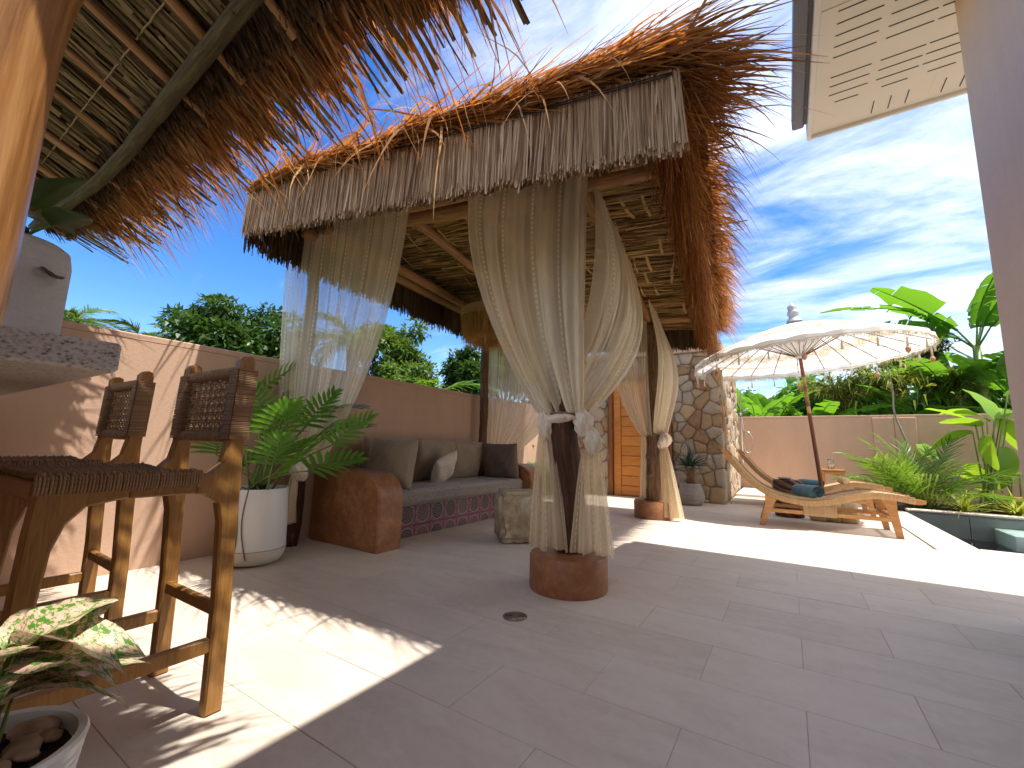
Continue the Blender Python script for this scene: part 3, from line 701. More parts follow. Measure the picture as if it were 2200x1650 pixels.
# thin hanging strands on the left top
# ------------------------------------------------------------------ curtains
def m_curtain():
    t = NT('sheer_cotton_voile'); uv = t.N('ShaderNodeTexCoord').outputs['UV']; sp = t.N('ShaderNodeSeparateXYZ'); t.L(uv, sp.inputs[0])
    u, v = sp.outputs[0], sp.outputs[1]
    fu = t.math('FRACT', t.math('MULTIPLY', u, 8.0)); near = t.math('LESS_THAN', t.math('ABSOLUTE', t.math('SUBTRACT', fu, .5)), .032)
    side = t.math('LESS_THAN', t.math('ABSOLUTE', t.math('SUBTRACT', t.math('ABSOLUTE', t.math('SUBTRACT', fu, .5)), .11)), .055)
    dash = t.math('GREATER_THAN', t.math('FRACT', t.math('MULTIPLY', v, 52.0)), .42); dots = t.math('MULTIPLY', near, dash)
    n = t.noise(t.co('UV', (50, 18, 1)), 6, 4, .7); n2 = t.noise(t.co('UV', (5, 2, 1)), 3, 4)
    op = t.math('ADD', t.math('ADD', .38, t.math('MULTIPLY', n, .26)), t.math('MULTIPLY', n2, .16))
    op = t.math('ADD', op, t.math('MULTIPLY', t.math('MULTIPLY', v, v), .42))      # the cloth is gathered closer further down
    op = t.math('ADD', t.math('SUBTRACT', op, t.math('MULTIPLY', side, .14)), t.math('MULTIPLY', dots, .30), True)
    c = t.mix(n2, (.93, .80, .58), (.96, .87, .68))
    df = t.N('ShaderNodeBsdfDiffuse'); t.L(c, df.inputs[0]); tl = t.N('ShaderNodeBsdfTranslucent'); t.L(c, tl.inputs[0])
    m1 = t.N('ShaderNodeMixShader'); m1.inputs[0].default_value = .5; t.L(df.outputs[0], m1.inputs[1]); t.L(tl.outputs[0], m1.inputs[2])
    tp = t.N('ShaderNodeBsdfTransparent'); m2 = t.N('ShaderNodeMixShader'); t.L(op, m2.inputs[0]); t.L(tp.outputs[0], m2.inputs[1]); t.L(m1.outputs[0], m2.inputs[2])
    return t.done(m2.outputs[0])
MT['curtain'] = m_curtain()
def m_cloth_solid():
    t = NT('bunched_voile'); v = t.co('Object'); n = t.noise(v, 30, 5, .6, .5); n2 = t.noise(v, 6, 3)
    c = t.mix(n2, (.74, .62, .47), (.84, .73, .58)); return t.done(t.pbr(c, .9, t.bump(n, .25, .004), .1))
MT['bunch'] = m_cloth_solid()
def curtain(th_, top0, top1, tie, p=1.75, nf=7, amp=.03, bow=(0, 0, 0), wid=.09, tname='drape', uvs=1.0, seg=(110, 60), side=None):
    top0, top1, tie = (np.array(q, float) for q in (top0, top1, tie)); ph = R_.random()*6
    ax = top1-top0; ax[2] = 0; ax /= np.linalg.norm(ax); nr = np.array([-ax[1], ax[0], 0])
    if side is None: side = ax
    side = np.array(side, float)
    comps = [(F_, .95/(1+(F_/nf)**1.2), R_.random()*6.28, R_.normal()*1.2) for F_ in nf*(.35+2.6*R_.random(11)**1.6)]
    def fn(u, v):
        T = top0+(top1-top0)*u[:, None]; B = tie+np.outer((u-.5)*wid, side)
        e = v**(p if np.isscalar(p) else p[0]+(p[1]-p[0])*u)
        P = T*(1-e)[:, None]+B*e[:, None]; P[:, 2] = T[:, 2]+(B[:, 2]-T[:, 2])*v
        P += np.outer(np.sin(v*PI)**1.2, np.array(bow))
        env = (.25+.75*np.sin(np.minimum(v*1.25, 1)*PI*.5))*(1-.55*v**5)
        f = sum(A_*np.sin(2*PI*F_*(u+.02*np.sin(3*v+p_))+p_+d_*v) for F_, A_, p_, d_ in comps)
        P += np.outer(f*amp*env, nr); P += np.outer(np.cos(2*PI*nf*u+ph+1.3)*amp*.5*env, ax)
        P[:, 2] += .006*np.sin(u*70+ph)*(v < .02)
        return P
    m = MB(); m.grid(fn, *seg, uvs=(uvs, np.linalg.norm(tie-(top0+top1)/2)/2.0)); return m.build(tname, MT['curtain'], th_)
def tail(th_, tie, bot, w0, w1, ax, nf=4, amp=.025, uvs=.6, nm='tail', seg=(60, 30)):
    tie, bot, ax = (np.array(q, float) for q in (tie, bot, ax)); ax /= np.linalg.norm(ax); nr = np.array([-ax[1], ax[0], 0]); ph = R_.random()*6
    def fn(u, v):
        w = w0+(w1-w0)*v**.7; P = tie+(bot-tie)*v[:, None]+np.outer((u-.5)*w, ax)
        P += np.outer(np.sin(2*PI*nf*u+ph+v*1.5)*amp*(.35+.65*v)+.4*amp*np.sin(2*PI*nf*2.3*u+ph), nr)
        P[:, 2] += .012*np.sin(u*9+ph)*v
        return P
    m = MB(); m.grid(fn, *seg, uvs=(uvs, np.linalg.norm(tie-bot)/2.0)); ph += 1.7; bot = bot+nr*.03; m.grid(fn, *seg, uvs=(uvs*.9, np.linalg.norm(tie-bot)/2.0)); return m.build(nm, MT['curtain'], th_)
def knot(th_, c, s, ax):
    """bunched cloth pulled over the tie: a ridged, bent roll that narrows to both ends"""
    c = np.array(c, float); ax = np.array(ax, float); nr = np.array([-ax[1], ax[0], 0]); sg = 1 if R_.random() < .5 else -1; ph = R_.random()*6
    def fn(u, v):
        th = v*2*PI; t = u; ctr = c+np.outer((t-.5)*.5*s[0]*sg+.25*s[0]*np.sin(t*PI), ax)+np.outer((.5-t)*2.0*s[2], [0, 0, 1.])+np.outer(-.25*s[1]*np.sin(t*PI), nr)
        env = .30+.70*np.sin(np.clip(t, 0, 1)*PI)**.8
        fold = 1+.13*np.sin(5*th+7*t*sg+ph)+.08*np.sin(9*th-11*t+ph)+.05*np.sin(14*th+19*t)
        r = env*fold; return ctr+np.outer(r*np.cos(th)*s[0], ax)+np.outer(r*np.sin(th)*s[1], nr)+np.outer(.25*s[2]*np.cos(th+1)*env, [0, 0, 1.])
    m = MB(); m.grid(fn, 44, 72); return m.build('knot', MT['bunch'], th_)
def tiering(th_, c, r, n=3):
    m = MB()
    for k in range(n):
        ph = R_.random()*6; a = np.linspace(0, 2*PI, 34)
        m.tube(np.stack([c[0]+np.cos(a)*(r+.004*np.sin(3*a+ph)), c[1]+np.sin(a)*(r+.004*np.cos(2*a+ph)), c[2]+.012*k+.015*np.sin(a+ph)], 1), .006, 6, .1, cap=False)
    m.build('tie_rope', MT['rope'], th_)
tz = 1.05
# the two panels on the near post
cu = thing('sheer_curtain', 'cream sheer curtain gathered and knotted on the left side of the nearest log post', 'curtain', (P1[0]-.1, P1[1], .2))
curtain(cu, wl(-.74, -.135, zc(-.7, 0)-.03), wl(.17, -.135, zc(.1, 0)-.04), wl(-.01, -.13, tz), (1.7, 3.4), 6, .026, -PW*.12+PU*.02, .30, uvs=.55)
knot(cu, wl(-.125, -.09, tz-.075), (.055, .05, .095), PU); knot(cu, wl(-.03, -.13, tz-.035), (.085, .035, .03), PU)
tail(cu, wl(-.115, -.10, tz-.10), wl(-.10, -.10, .23), .08, .25, PU, 3, .03)
tiering(cu, wl(0, -.02, tz-.02), .13)
cu = thing('sheer_curtain', 'cream sheer curtain knotted on the right side of the nearest log post', 'curtain', (P1[0]+.1, P1[1], .2))
curtain(cu, wl(.17, -.02, zc(.1, 0)-.05), wl(.13, 1.38, zc(.1, 1.4)-.05), wl(.06, -.05, tz), (1.5, 2.6), 6, .03, PU*.12, .22, side=PU, uvs=.5)
knot(cu, wl(.115, -.08, tz-.06), (.055, .05, .09), PU); knot(cu, wl(.165, -.06, tz-.17), (.05, .045, .085), PU)
tail(cu, wl(.165, -.07, tz-.22), wl(.175, -.09, .235), .09, .26, PU, 3, .03)
# left front curtain
cu = thing('sheer_curtain', 'pale sheer curtain with dotted stripes drawn back beside the philodendron', 'curtain', (P4[0]+.1, P4[1]+.1, .3))
curtain(cu, wl(-2.50, -.34, zc(-2.3, 0)-.02), wl(-1.29, -.16, zc(-1.3, 0)-.03), (P4[0]+.13, P4[1]-.02, .66), (3.0, 2.1), 7, .022, -PW*.03, .34, side=(.8, .6, 0), uvs=1.3)
knot(cu, (P4[0]+.10, P4[1]-.02, .60), (.07, .06, .08), np.array([1., 0, 0]))
tail(cu, (P4[0]+.07, P4[1]-.04, .57), (P4[0]+.05, P4[1]-.07, .2), .08, .20, (1, -.3, 0), 3, .03)
# back curtain on the wall-side post
cu = thing('sheer_curtain', 'thin cream curtain with stripes hanging at the far post behind the corner cushion', 'curtain', (P3[0]+.1, P3[1]+.1, .5))
curtain(cu, (P3[0]+.03, P3[1]+.03, 2.55), wl(-1.0, 3.0, 2.55), (P3[0]+.22, P3[1]+.12, .70), 3.0, 6, .022, (0, 0, 0), .36, side=(1, .1, 0), uvs=1.25)
tail(cu, (P3[0]+.2, P3[1]+.1, .70), (P3[0]+.16, P3[1]+.06, .42), .2, .16, (1, .1, 0), 3, .02)
# curtains on the rear right post
cu = thing('sheer_curtain', 'cream curtain swept from the left onto the rear log post before the door', 'curtain', (P2[0]-.1, P2[1], .2))
curtain(cu, wl(-.50, 2.98, zc(-.5, 3)-.09), wl(.0, 2.98, zc(0, 3)-.09), wl(-.03, 2.95, 1.0), 2.6, 5, .025, (0, 0, 0), .14)
tail(cu, wl(-.07, 2.98, 1.0), wl(-.09, 2.98, .22), .06, .09, PU, 2, .02)
tiering(cu, wl(.02, 3.07, 1.0), .12, 2)
cu = thing('sheer_curtain', 'cream curtain knotted on the right of the rear log post beside the spiky potted plant', 'curtain', (P2[0]+.15, P2[1], .1))
curtain(cu, wl(.14, 2.25, zc(0, 2.3)-.07), wl(.16, 3.05, zc(.1, 3)-.09), wl(.14, 3.0, 1.0), 2.4, 4, .03, PU*.14, .12, side=PU)
knot(cu, wl(.165, 2.97, .93), (.075, .07, .10), PU)
tail(cu, wl(.17, 2.95, .87), wl(.27, 2.9, .03), .08, .24, PU, 3, .03)

# ------------------------------------------------------------------ pendant lamp
LC = wl(-1.55, 1.62, 0)
lamp = thing('pendant_lamp', 'rattan pendant lamp with a long grass fringe hanging under the thatch', 'lamp', (LC[0], LC[1], 2.0))
m = MB(); m.lathe([(.05, 2.60), (.075, 2.56), (.09, 2.47), (.10, 2.46), (.30, 2.425), (.335, 2.40), (.34, 2.31)], (LC[0], LC[1], 0), 40); 
lm_core = leafy('lamp_shade_core', (.40, .24, .08), (.56, .36, .14), .4, .7, 20)
shade = m.build('shade', lm_core, lamp)
m = MB()
for k in range(64):
    a = k/64*2*PI; c_, s_ = math.cos(a), math.sin(a)
    m.tube([(LC[0]+r*c_, LC[1]+r*s_, z) for r, z in ((.105, 2.465), (.31, 2.43), (.345, 2.40), (.348, 2.31))], .004, 4)
for z in np.linspace(2.32, 2.40, 6):
    a = np.linspace(0, 2*PI, 49); m.tube(np.stack([LC[0]+np.cos(a)*.348, LC[1]+np.sin(a)*.348, np.full(49, z)], 1), .005, 5, cap=False)
m.build('wicker_band', MT['rattan'], shade)
fr_ = MB(); N = 3000; a = R_.random(N)*2*PI; rr = .335+R_.normal(size=N)*.01
rt = np.stack([LC[0]+np.cos(a)*rr, LC[1]+np.sin(a)*rr, 2.33+R_.random(N)*.03], 1)
fr_.blades(rt, np.stack([-.32*np.cos(a)+R_.normal(size=N)*.08, -.32*np.sin(a)+R_.normal(size=N)*.08, -np.ones(N)], 1), .27+.10*R_.random(N), .005+.004*R_.random(N), 0, 2, tone=.35+.5*R_.random(N), tip=.3)
fr_.build('grass_fringe', straw('raffia', [(.1, (.38, .23, .07)), (.5, (.56, .37, .13)), (.9, (.70, .50, .22))], .45), lamp, smooth=False, kind='stuff')
m = MB(); m.tube([(LC[0], LC[1], 2.58), (LC[0], LC[1], 2.72)], .006, 6); m.box((LC[0], LC[1], 2.70), (.09, .09, .05), bev=.01); m.build('ceiling_mount', MT['slot'], lamp)

MT['shaded_in'] = straw('shade_darkened_thatch', [(.05, (.045, .028, .011)), (.35, (.12, .082, .032)), (.65, (.20, .145, .062)), (.95, (.31, .235, .11))], .08)  # more olive inner thatch, with the shade under the bar roof darkened into its colour
MT['skirt'] = straw('brown_reed_ends', [(.05, (.035, .018, .008)), (.5, (.11, .060, .024)), (.9, (.22, .13, .055))], .15)
# ------------------------------------------------------------------ bar roof on the left
SL = .42                      # slope of the bar roof, falling towards +Y
BX0, BX1, BY = -4.1, -.58, .67
def zb(y): return 2.195+SL*(BY-y)
bar = thing('thatched_bar_roof', 'dark thatched bar roof with a glowing fringe at the upper left', 'roof', (-1.0, .0, 0))
pp = []; rr = []
for t in np.linspace(0, 1, 30):
    z = t*2.52; pp.append((-1.005+.012*math.sin(z*3.3), -.050+.058*z+.006*math.sin(z*2.1+1), z)); rr.append(.097+.006*math.sin(z*7+.5)+.012*math.exp(-((z-1.72)/.08)**2))
m = MB(); m.tube(pp, rr, 36, .008); m.build('post', MT['varnish'], bar)
log('purlin', (BX0, .52, zb(.52)-.06), (BX1+.05, .52, zb(.52)-.06), .030, MT['mosslog'], bar, 12, .04, .05, 26, 4)
log('purlin', (BX0, -.62, zb(-.62)-.075), (BX1+.05, -.62, zb(-.62)-.075), .05, MT['log'], bar, 12, .04, .05, 20)
for k, x in enumerate(np.arange(BX0+.12, BX1, .335)):
    log('rafter', (x, BY-.02, zb(BY)-.012), (x+R_.normal()*.02, -1.6, zb(-1.6)-.012), .017, MT['log'], bar, 8, .03, .06, 14)
ny = 8
for k in range(ny):
    y1 = BY-.02-k*.27; y0 = y1-.30
    pm = MB(); pm.grid(lambda u, v: np.stack([BX0+u*(BX1-BX0), y1+(y0-y1)*v, zb(y1+(y0-y1)*v)+.018+.03*(1-v)*(.8)-.02*np.sin(v*PI)], 1), 14, 5)
    co = pm.build('thatch_panel', MT['core'], bar)
    gr = MB(); N = 520; x = BX0+R_.random(N)*(BX1-BX0); v = R_.random(N); y = y0+(y1-y0)*v
    root = np.stack([x, y, zb(y)+.012-.02*np.sin(v*PI)-R_.random(N)*.016+.024*v], 1)
    gr.blades(root, np.stack([R_.normal(size=N)*.04, np.ones(N), -SL+R_.normal(size=N)*.02], 1), .26+.14*R_.random(N), .010+.012*R_.random(N), 0, 2, facing=(0, 0, 1), tip=.7, curl=.03)
    for j in range(10):
        xx = BX0+R_.random()*(BX1-BX0); gr.tube([(xx, y0+.02, zb(y0)-.004), (xx+.01*R_.normal(), y1-.02, zb(y1)-.004)], .012, 5, .1, flat=(1, .3), tone=.8)
    xs = np.linspace(BX0, BX1, 90); gr.tube(np.stack([xs, np.full(90, y0+.05), zb(y0+.05)-.012+.005*np.sin(xs*60)], 1), .0035, 4, tone=.95)
    gr.build('thatch_grass', MT['shaded_in'], co, smooth=False, kind='stuff')
tb = MB(); tb.grid(lambda u, v: np.stack([BX0+u*(BX1-BX0), BY+.03-v*2.3, zb(BY-v*2.3)+.15-.08*np.maximum(0, .06-v)/.06], 1), 4, 20)
tbo = tb.build('roof_body', MT['core'], bar)
be = MB()
for layer in range(6):
    N = 1000; x = BX0+R_.random(N)*(BX1-BX0); lum = .5+.5*np.sin(x*2*PI/.45+layer*.5+np.sin(x*3))
    y = BY-.10+R_.random(N)*.10; z = zb(y)-.02+layer*.020+R_.random(N)*.02
    Ln = .07+.08*lum+.06*R_.random(N)+.006*layer
    endl = np.clip((x-BX0)/.55, .25, 1)
    be.blades(np.stack([x, y, z], 1), np.stack([.06+R_.normal(size=N)*.08, np.ones(N), -SL+.02+R_.normal(size=N)*.06], 1), Ln*endl, .008+.013*R_.random(N), .10+.25*R_.random(N), 4, tip=.04)
N = 420; x = BX0+.3+R_.random(N)*(BX1-BX0-.25); y = BY+R_.random(N)*.12
be.blades(np.stack([x, y, zb(y)+.0+R_.random(N)*.11], 1), np.stack([.15+R_.normal(size=N)*.22, np.ones(N), -.22+R_.normal(size=N)*.16], 1), .15+.2*R_.random(N), .006+.011*R_.random(N), .35+.6*R_.random(N), 6, tip=.03)
be.build('eave_fringe', MT['thatch'], tbo, smooth=False, kind='stuff')
valance('cut_reed_skirt', (BX0, BY-.10, 0), (BX1, BY-.10, 0), zb(BY)+.06, zb(BY)+.06, zb(BY)-.05, zb(BY)-.05, (0, 1, 0), 520, MT['skirt'], .03, 3, .9, bar, sw=(.004, .006))
# ------------------------------------------------------------------ bar counter
ctr = thing('bar_counter', 'bar counter with a thick speckled granite top behind the varnished post', 'counter', (-2.3, 0, 0))
m = MB(); m.box((-2.37, .0, 1.012), (2.38, .60, .062), bev=.006); m.build('granite_top', MT['granite'], ctr, smooth=False)
m = MB(); m.box((-2.40, -.12, .49), (2.28, .12, .982), bev=.01); m.build('counter_body', MT['plaster'], ctr, smooth=False)
# ------------------------------------------------------------------ bar stools
def prism(mb, poly, x0, x1, bev=.006):
    """poly in (y, z), extruded along x with chamfered long edges"""
    P = np.array(poly, float); k = len(P); c_ = P.mean(0)
    nx = np.roll(P, -1, 0); pv = np.roll(P, 1, 0)
    e1 = P-pv; e2 = nx-P; e1 /= np.linalg.norm(e1, axis=1)[:, None]; e2 /= np.linalg.norm(e2, axis=1)[:, None]
    nrm = np.stack([-(e1[:, 1]+e2[:, 1]), e1[:, 0]+e2[:, 0]], 1); nrm /= np.linalg.norm(nrm, axis=1)[:, None]
    In = P+nrm*bev
    V = [(x0, *q) for q in In]+[(x0+bev, *q) for q in P]+[(x1-bev, *q) for q in P]+[(x1, *q) for q in In]
    j = np.arange(k); j2 = (j+1) % k
    F = [np.stack([r*k+j, r*k+j2, (r+1)*k+j2, (r+1)*k+j], 1)[:, ::-1] for r in range(3)]
    mb.add(V, F+[np.array([j]), np.array([3*k+j[::-1]])])
def make_stool():
    t = thing('bar_stool', 'x', 'stool')
    SW, ZS = .22, .735      # half width to the outer face, seat rail top
    # rear leg + back upright silhouette, y = 0 at the foot of the rear leg, front towards -y
    rear = [(-.026, 0), (.026, 0), (.022, .30), (.012, .55), (.010, .70), (.006, .80), (.010, .92), (.016, 1.105), (.012, 1.125), (-.004, 1.132), (-.022, 1.128), (-.034, 1.112),
            (-.040, .93), (-.044, .83), (-.055, .77), (-.085, .738), (-.12, .735), (-.12, .675), (-.09, .668), (-.055, .64), (-.042, .58), (-.030, .35)]
    front = [(-.50, 0), (-.455, 0), (-.438, .30), (-.418, .56), (-.40, .62), (-.365, .662), (-.28, .678), (-.28, .735), (-.44, .735), (-.462, .72), (-.47, .60), (-.478, .35)]
    for s in (-1, 1):
        x0, x1 = (SW-.042, SW) if s > 0 else (-SW, -SW+.042)
        m = MB(); prism(m, rear, x0, x1); m.build('leg', MT['teak'], t, smooth=False)
        m = MB(); prism(m, front, x0, x1); m.build('leg', MT['teak'], t, smooth=False)
        m = MB(); m.box(((x0+x1)/2, -.20, .7045), (.038, .165, .058), bev=.004); m.build('seat_rail', MT['teak'], t, smooth=False)
        m = MB(); m.box(((x0+x1)/2, -.235, .205), (.026, .445, .044), bev=.005); m.build('side_stretcher', MT['teak'], t, smooth=False)
    m = MB(); m.box((0, -.005, .30), (2*SW-.07, .024, .042), bev=.005); m.build('rear_stretcher', MT['teak'], t, smooth=False)
    m = MB(); m.box((0, -.47, .33), (2*SW-.07, .024, .042), bev=.005); m.build('footrest', MT['teak'], t, smooth=False)
    m = MB(); m.box((0, -.45, .705), (2*SW-.08, .03, .05), bev=.005); m.build('front_rail', MT['teak'], t, smooth=False)
    # woven seat: cords both ways, slightly dished
    w_ = MB(); zt = ZS+.006
    def dish(x, y): return -.016*(1-(x/SW)**2)*(1-((y+.24)/.24)**2)
    for k, x in enumerate(np.linspace(-SW+.05, SW-.05, 25)):
        ys = np.linspace(-.465, -.115, 60); w_.tube(np.stack([np.full(60, x), ys, zt+.004+dish(x, ys)+.0045*np.sin(ys/.35*PI*24+(k % 2)*PI)], 1), .0062, 5, tone=R_.random())
    for k, y in enumerate(np.linspace(-.455, -.125, 26)):
        xs = np.linspace(-SW-.004, SW+.004, 60); w_.tube(np.stack([xs, np.full(60, y), zt+.004+dish(xs, y)-.0045*np.sin(xs/.4*PI*25+(k % 2)*PI)], 1), .0062, 5, tone=R_.random())
    for s in (-1, 1):      # cords wrapped over the side rails
        for y in np.linspace(-.466, -.112, 52):
            a = np.array([(SW-.05, .008), (SW+.001, .010), (SW+.007, .002), (SW+.006, -.026), (SW-.002, -.036), (SW-.04, -.036)])
            w_.tube(np.stack([s*a[:, 0], np.full(6, y+R_.normal()*.0006), ZS+a[:, 1]], 1), .0036, 5, tone=R_.random())
    w_.build('woven_seat', MT['rope'], t, kind='stuff')
    bk = MB()
    def by(z): return np.interp(z, [.83, .93, 1.075], [-.019, -.015, -.009])   # centre line of the uprights
    for s in (-1, 1):
        for z in np.linspace(.848, 1.080, 40):
            yy = by(z); a = np.array([(SW+.004, -.03), (SW+.006, .03), (SW-.02, .036), (SW-.05, .033), (SW-.052, -.03), (SW-.02, -.034), (SW+.004, -.03)])
            bk.tube(np.stack([s*a[:, 0], yy+a[:, 1]*1.0, np.full(7, z+R_.normal()*.0006)], 1), .0033, 5, cap=False, tone=R_.random())
    for z0_ in (.852, 1.076):     # top and bottom cords, dense
        for k in range(44):
            x = -SW+.045+k*(2*SW-.09)/43; yy = by(z0_); a = np.linspace(0, 2*PI, 9)
            bk.tube(np.stack([np.full(9, x), yy-.01+np.cos(a)*.013, z0_+np.sin(a)*.017], 1), .0045, 5, cap=False, tone=R_.random())
    for k, z in enumerate(np.linspace(.88, 1.05, 7)):
        for dz in (-.0045, .0045):
            xs = np.linspace(-SW+.035, SW-.035, 50); bow_ = .03*(1-(xs/SW)**2)
            bk.tube(np.stack([xs, by(z)-.012+bow_*.6+.005*np.sin(xs*90+k*PI), np.full(50, z+dz)], 1), .0032, 5, tone=R_.random())
    for k, x in enumerate(np.linspace(-SW+.062, SW-.062, 9)):
        for sx in (-1, 1):
            zs = np.linspace(.852, 1.076, 40); xx = x+sx*.009*np.sin((zs-.852)/.0285*PI)
            bk.tube(np.stack([xx, by(zs)-.012+.03*(1-(x/SW)**2)*.6-sx*.004*np.cos((zs-.852)/.0285*PI), zs], 1), .0032, 5, tone=R_.random())
    bk.build('woven_back', MT['rope'], t, kind='stuff')
    return t
stool = make_stool()
stool.location = (-1.768, .735, .001); stool.rotation_euler = (0, 0, .01)
tag(stool, 'teak bar stool with brown woven seat, nearest to the camera', 'stool', 'bar stools at the counter')
s2 = copy_tree(stool); s2.location = (-2.560, .705, .001); s2.rotation_euler = (0, 0, -.02)
tag(s2, 'teak bar stool with woven back standing closer to the pink wall', 'stool', 'bar stools at the counter')

# ------------------------------------------------------------------ leaf builders
def strip_leaf(mb, L, W, n=10, droop=.25, fold=.25, prof=None, tone=None, wave=0.0, tilt=0.0, org=(0, 0, 0), R3=None, m=4, split=None):
    """broad blade along +Y from the origin, midrib folded, drooping"""
    t = np.linspace(0, 1, n+1); prof = prof or (lambda q: np.sin(np.clip(q, 0, 1)*PI)**.6*(1-.25*q))
    wv = W*np.maximum(prof(t), .004)*.5
    y = L*t*(1-.12*droop*t); z = L*(tilt*t-droop*t*t)
    cols = np.linspace(-1, 1, 2*m+1); V = []; U = []
    ph = R_.random()*6
    for c_ in cols:
        x = wv*c_; V.append(np.stack([x, y-abs(c_)*wv*.10, z+abs(x)*fold+wave*W*np.sin(t*17+ph+c_*2)*abs(c_)], 1)); U.append(np.stack([np.full(n+1, c_*.5+.5), t], 1))
    V = np.stack(V, 1).reshape(-1, 3); U = np.stack(U, 1).reshape(-1, 2); k = 2*m+1
    i, j = np.meshgrid(np.arange(n), np.arange(k-1), indexing='ij'); a = (i*k+j).ravel()
    Q = np.stack([a, a+1, a+k+1, a+k], 1)
    if R3 is not None: V = V@np.array(R3).T
    mb.add(V+np.array(org), Q, tone, U); return mb
def frond(L=1.2, nl=30, ll=.35, lw=.025, droop=.5, spread=60, rise=.25, twist=0.0, r=.012, hang=.3, start=.15, wind=0.0, vee=.35):
    """feather leaf along +Y; rachis in tone .9, leaflets below"""
    mb = MB(); t = np.linspace(0, 1, 16)
    P = np.stack([wind*L*t*t*.5, L*t*(1-.15*droop*t*t), L*(rise*t-droop*t*t)], 1); mb.tube(P, r*(1-.75*t), 5, tone=.95)
    ts = np.linspace(start, 1, nl); rt = []; dd = []; ln = []
    for k, q in enumerate(ts):
        p = np.array([np.interp(q, t, P[:, c_]) for c_ in range(3)]); q2 = min(1, q+.02); pn = np.array([np.interp(q2, t, P[:, c_]) for c_ in range(3)])-np.array([np.interp(q2-.04, t, P[:, c_]) for c_ in range(3)])
        T = pn/np.linalg.norm(pn)
        for s in (-1, 1):
            a = math.radians(spread*(1-.55*q)+R_.normal()*5); side = np.array([s, 0, vee+R_.normal()*.12]); side /= np.linalg.norm(side)
            d = T*math.cos(a)+side*math.sin(a)+np.array([wind, 0, 0])
            rt.append(p); dd.append(d); ln.append(ll*(.55+.45*math.sin(PI*min(1, q*.85+.12)))*(1+R_.normal()*.06))
    mb.blades(np.array(rt), np.array(dd), np.array(ln), lw, hang*(.7+.6*R_.random(len(rt))), 4, tip=.06, facing=(0, 0, 1), tone=R_.random(len(rt))*.8)
    return mb
def place(name, me, mt, parent, loc, az, elev, roll=0.0, sc=1.0):
    """leaf object: +Y of the mesh turned to azimuth az, lifted by elev"""
    o = link(name, me, mt, parent, loc=loc)
    q = Matrix.Rotation(az, 3, 'Z') @ Matrix.Rotation(elev, 3, 'X') @ Matrix.Rotation(roll, 3, 'Y')
    o.rotation_euler = q.to_euler(); o.scale = (sc, sc, sc); return o
LF = {}
LF['philo'] = leafy('philodendron_leaf', (.028, .105, .012), (.125, .31, .036), .32, .28, 5, spec=.55)
LF['stalk'] = leafy('green_stalk', (.10, .17, .03), (.22, .32, .07), .1, .4, 8)
LF['banana'] = leafy('banana_leaf', (.028, .12, .010), (.12, .30, .025), .42, .33, 2.5, 26, .5)
LF['canna'] = leafy('lime_broad_leaf', (.10, .24, .018), (.24, .42, .035), .45, .35, 3, 22)
LF['areca'] = leafy('areca_leaf', (.035, .12, .012), (.17, .31, .035), .35, .4, 6)
LF['coco'] = leafy('coconut_leaf', (.03, .085, .012), (.12, .20, .035), .3, .42, 4)
LF['tree'] = leafy('tree_leaf', (.012, .040, .008), (.055, .12, .022), .25, .42, 3)
LF['tree2'] = leafy('bright_tree_leaf', (.035, .085, .012), (.12, .21, .03), .32, .45, 3)
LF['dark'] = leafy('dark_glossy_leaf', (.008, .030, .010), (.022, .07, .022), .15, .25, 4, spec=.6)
LF['agave'] = leafy('blue_green_spike', (.018, .050, .035), (.060, .12, .085), .12, .4, 6)
LF['spider'] = leafy('variegated_strap', (.14, .24, .03), (.42, .48, .10), .35, .4, 3)
LF['olive'] = leafy('olive_willow_leaf', (.09, .15, .02), (.27, .32, .06), .35, .45, 3)
BK = MT['bark']

# ------------------------------------------------------------------ philodendron in a white pot
PC = (-3.18, 1.655)
ph = thing('potted_philodendron', 'philodendron with deeply cut leaves in a tall white pot beside the sofa', 'potted plant', (PC[0], PC[1], 0))
m = MB(); m.lathe([(.0, .006), (.13, .0), (.175, .018), (.198, .06), (.205, .105)], (*PC, .001), 48); pot_lo = leafy('pot_tray', (.66, .60, .50), (.74, .68, .58), 0, .4, 3)
m.build('pot_saucer', plain('cream_pot_base', (.70, .64, .54), .4, .05), ph)
m = MB(); m.lathe([(.205, .108), (.203, .118), (.198, .30), (.188, .50), (.182, .508), (.175, .505), (.173, .46), (.0, .455)], (*PC, .001), 48); pot = m.build('pot', MT['white'], ph, auto=True)
m = MB(); m.lathe([(0, .475), (.11, .48), (.172, .468)], (*PC, .001), 24, jit=.03); m.build('soil', MT['soil'], pot)
for k in range(2):      # aerial roots over the rim
    a0 = -1.05+k*.22; zs = np.linspace(.50, .06, 14)
    rr_ = np.interp(zs, [.05, .11, .3, .5], [.200, .211, .204, .188]); aa = a0+.10*np.sin(zs*9+k*2)+.25*(0.5-zs)*(1 if k else -.4)
    pts = np.stack([PC[0]+rr_*np.cos(aa), PC[1]+rr_*np.sin(aa), zs], 1); pts = np.concatenate([[[PC[0]+.1*math.cos(a0), PC[1]+.1*math.sin(a0), .50], [PC[0]+.178*math.cos(a0), PC[1]+.178*math.sin(a0), .525]], pts])
    m = MB(); m.tube(pts, .0045, 6, .1); m.build('aerial_root', plain('grey_root', (.20, .16, .13), .8), ph)
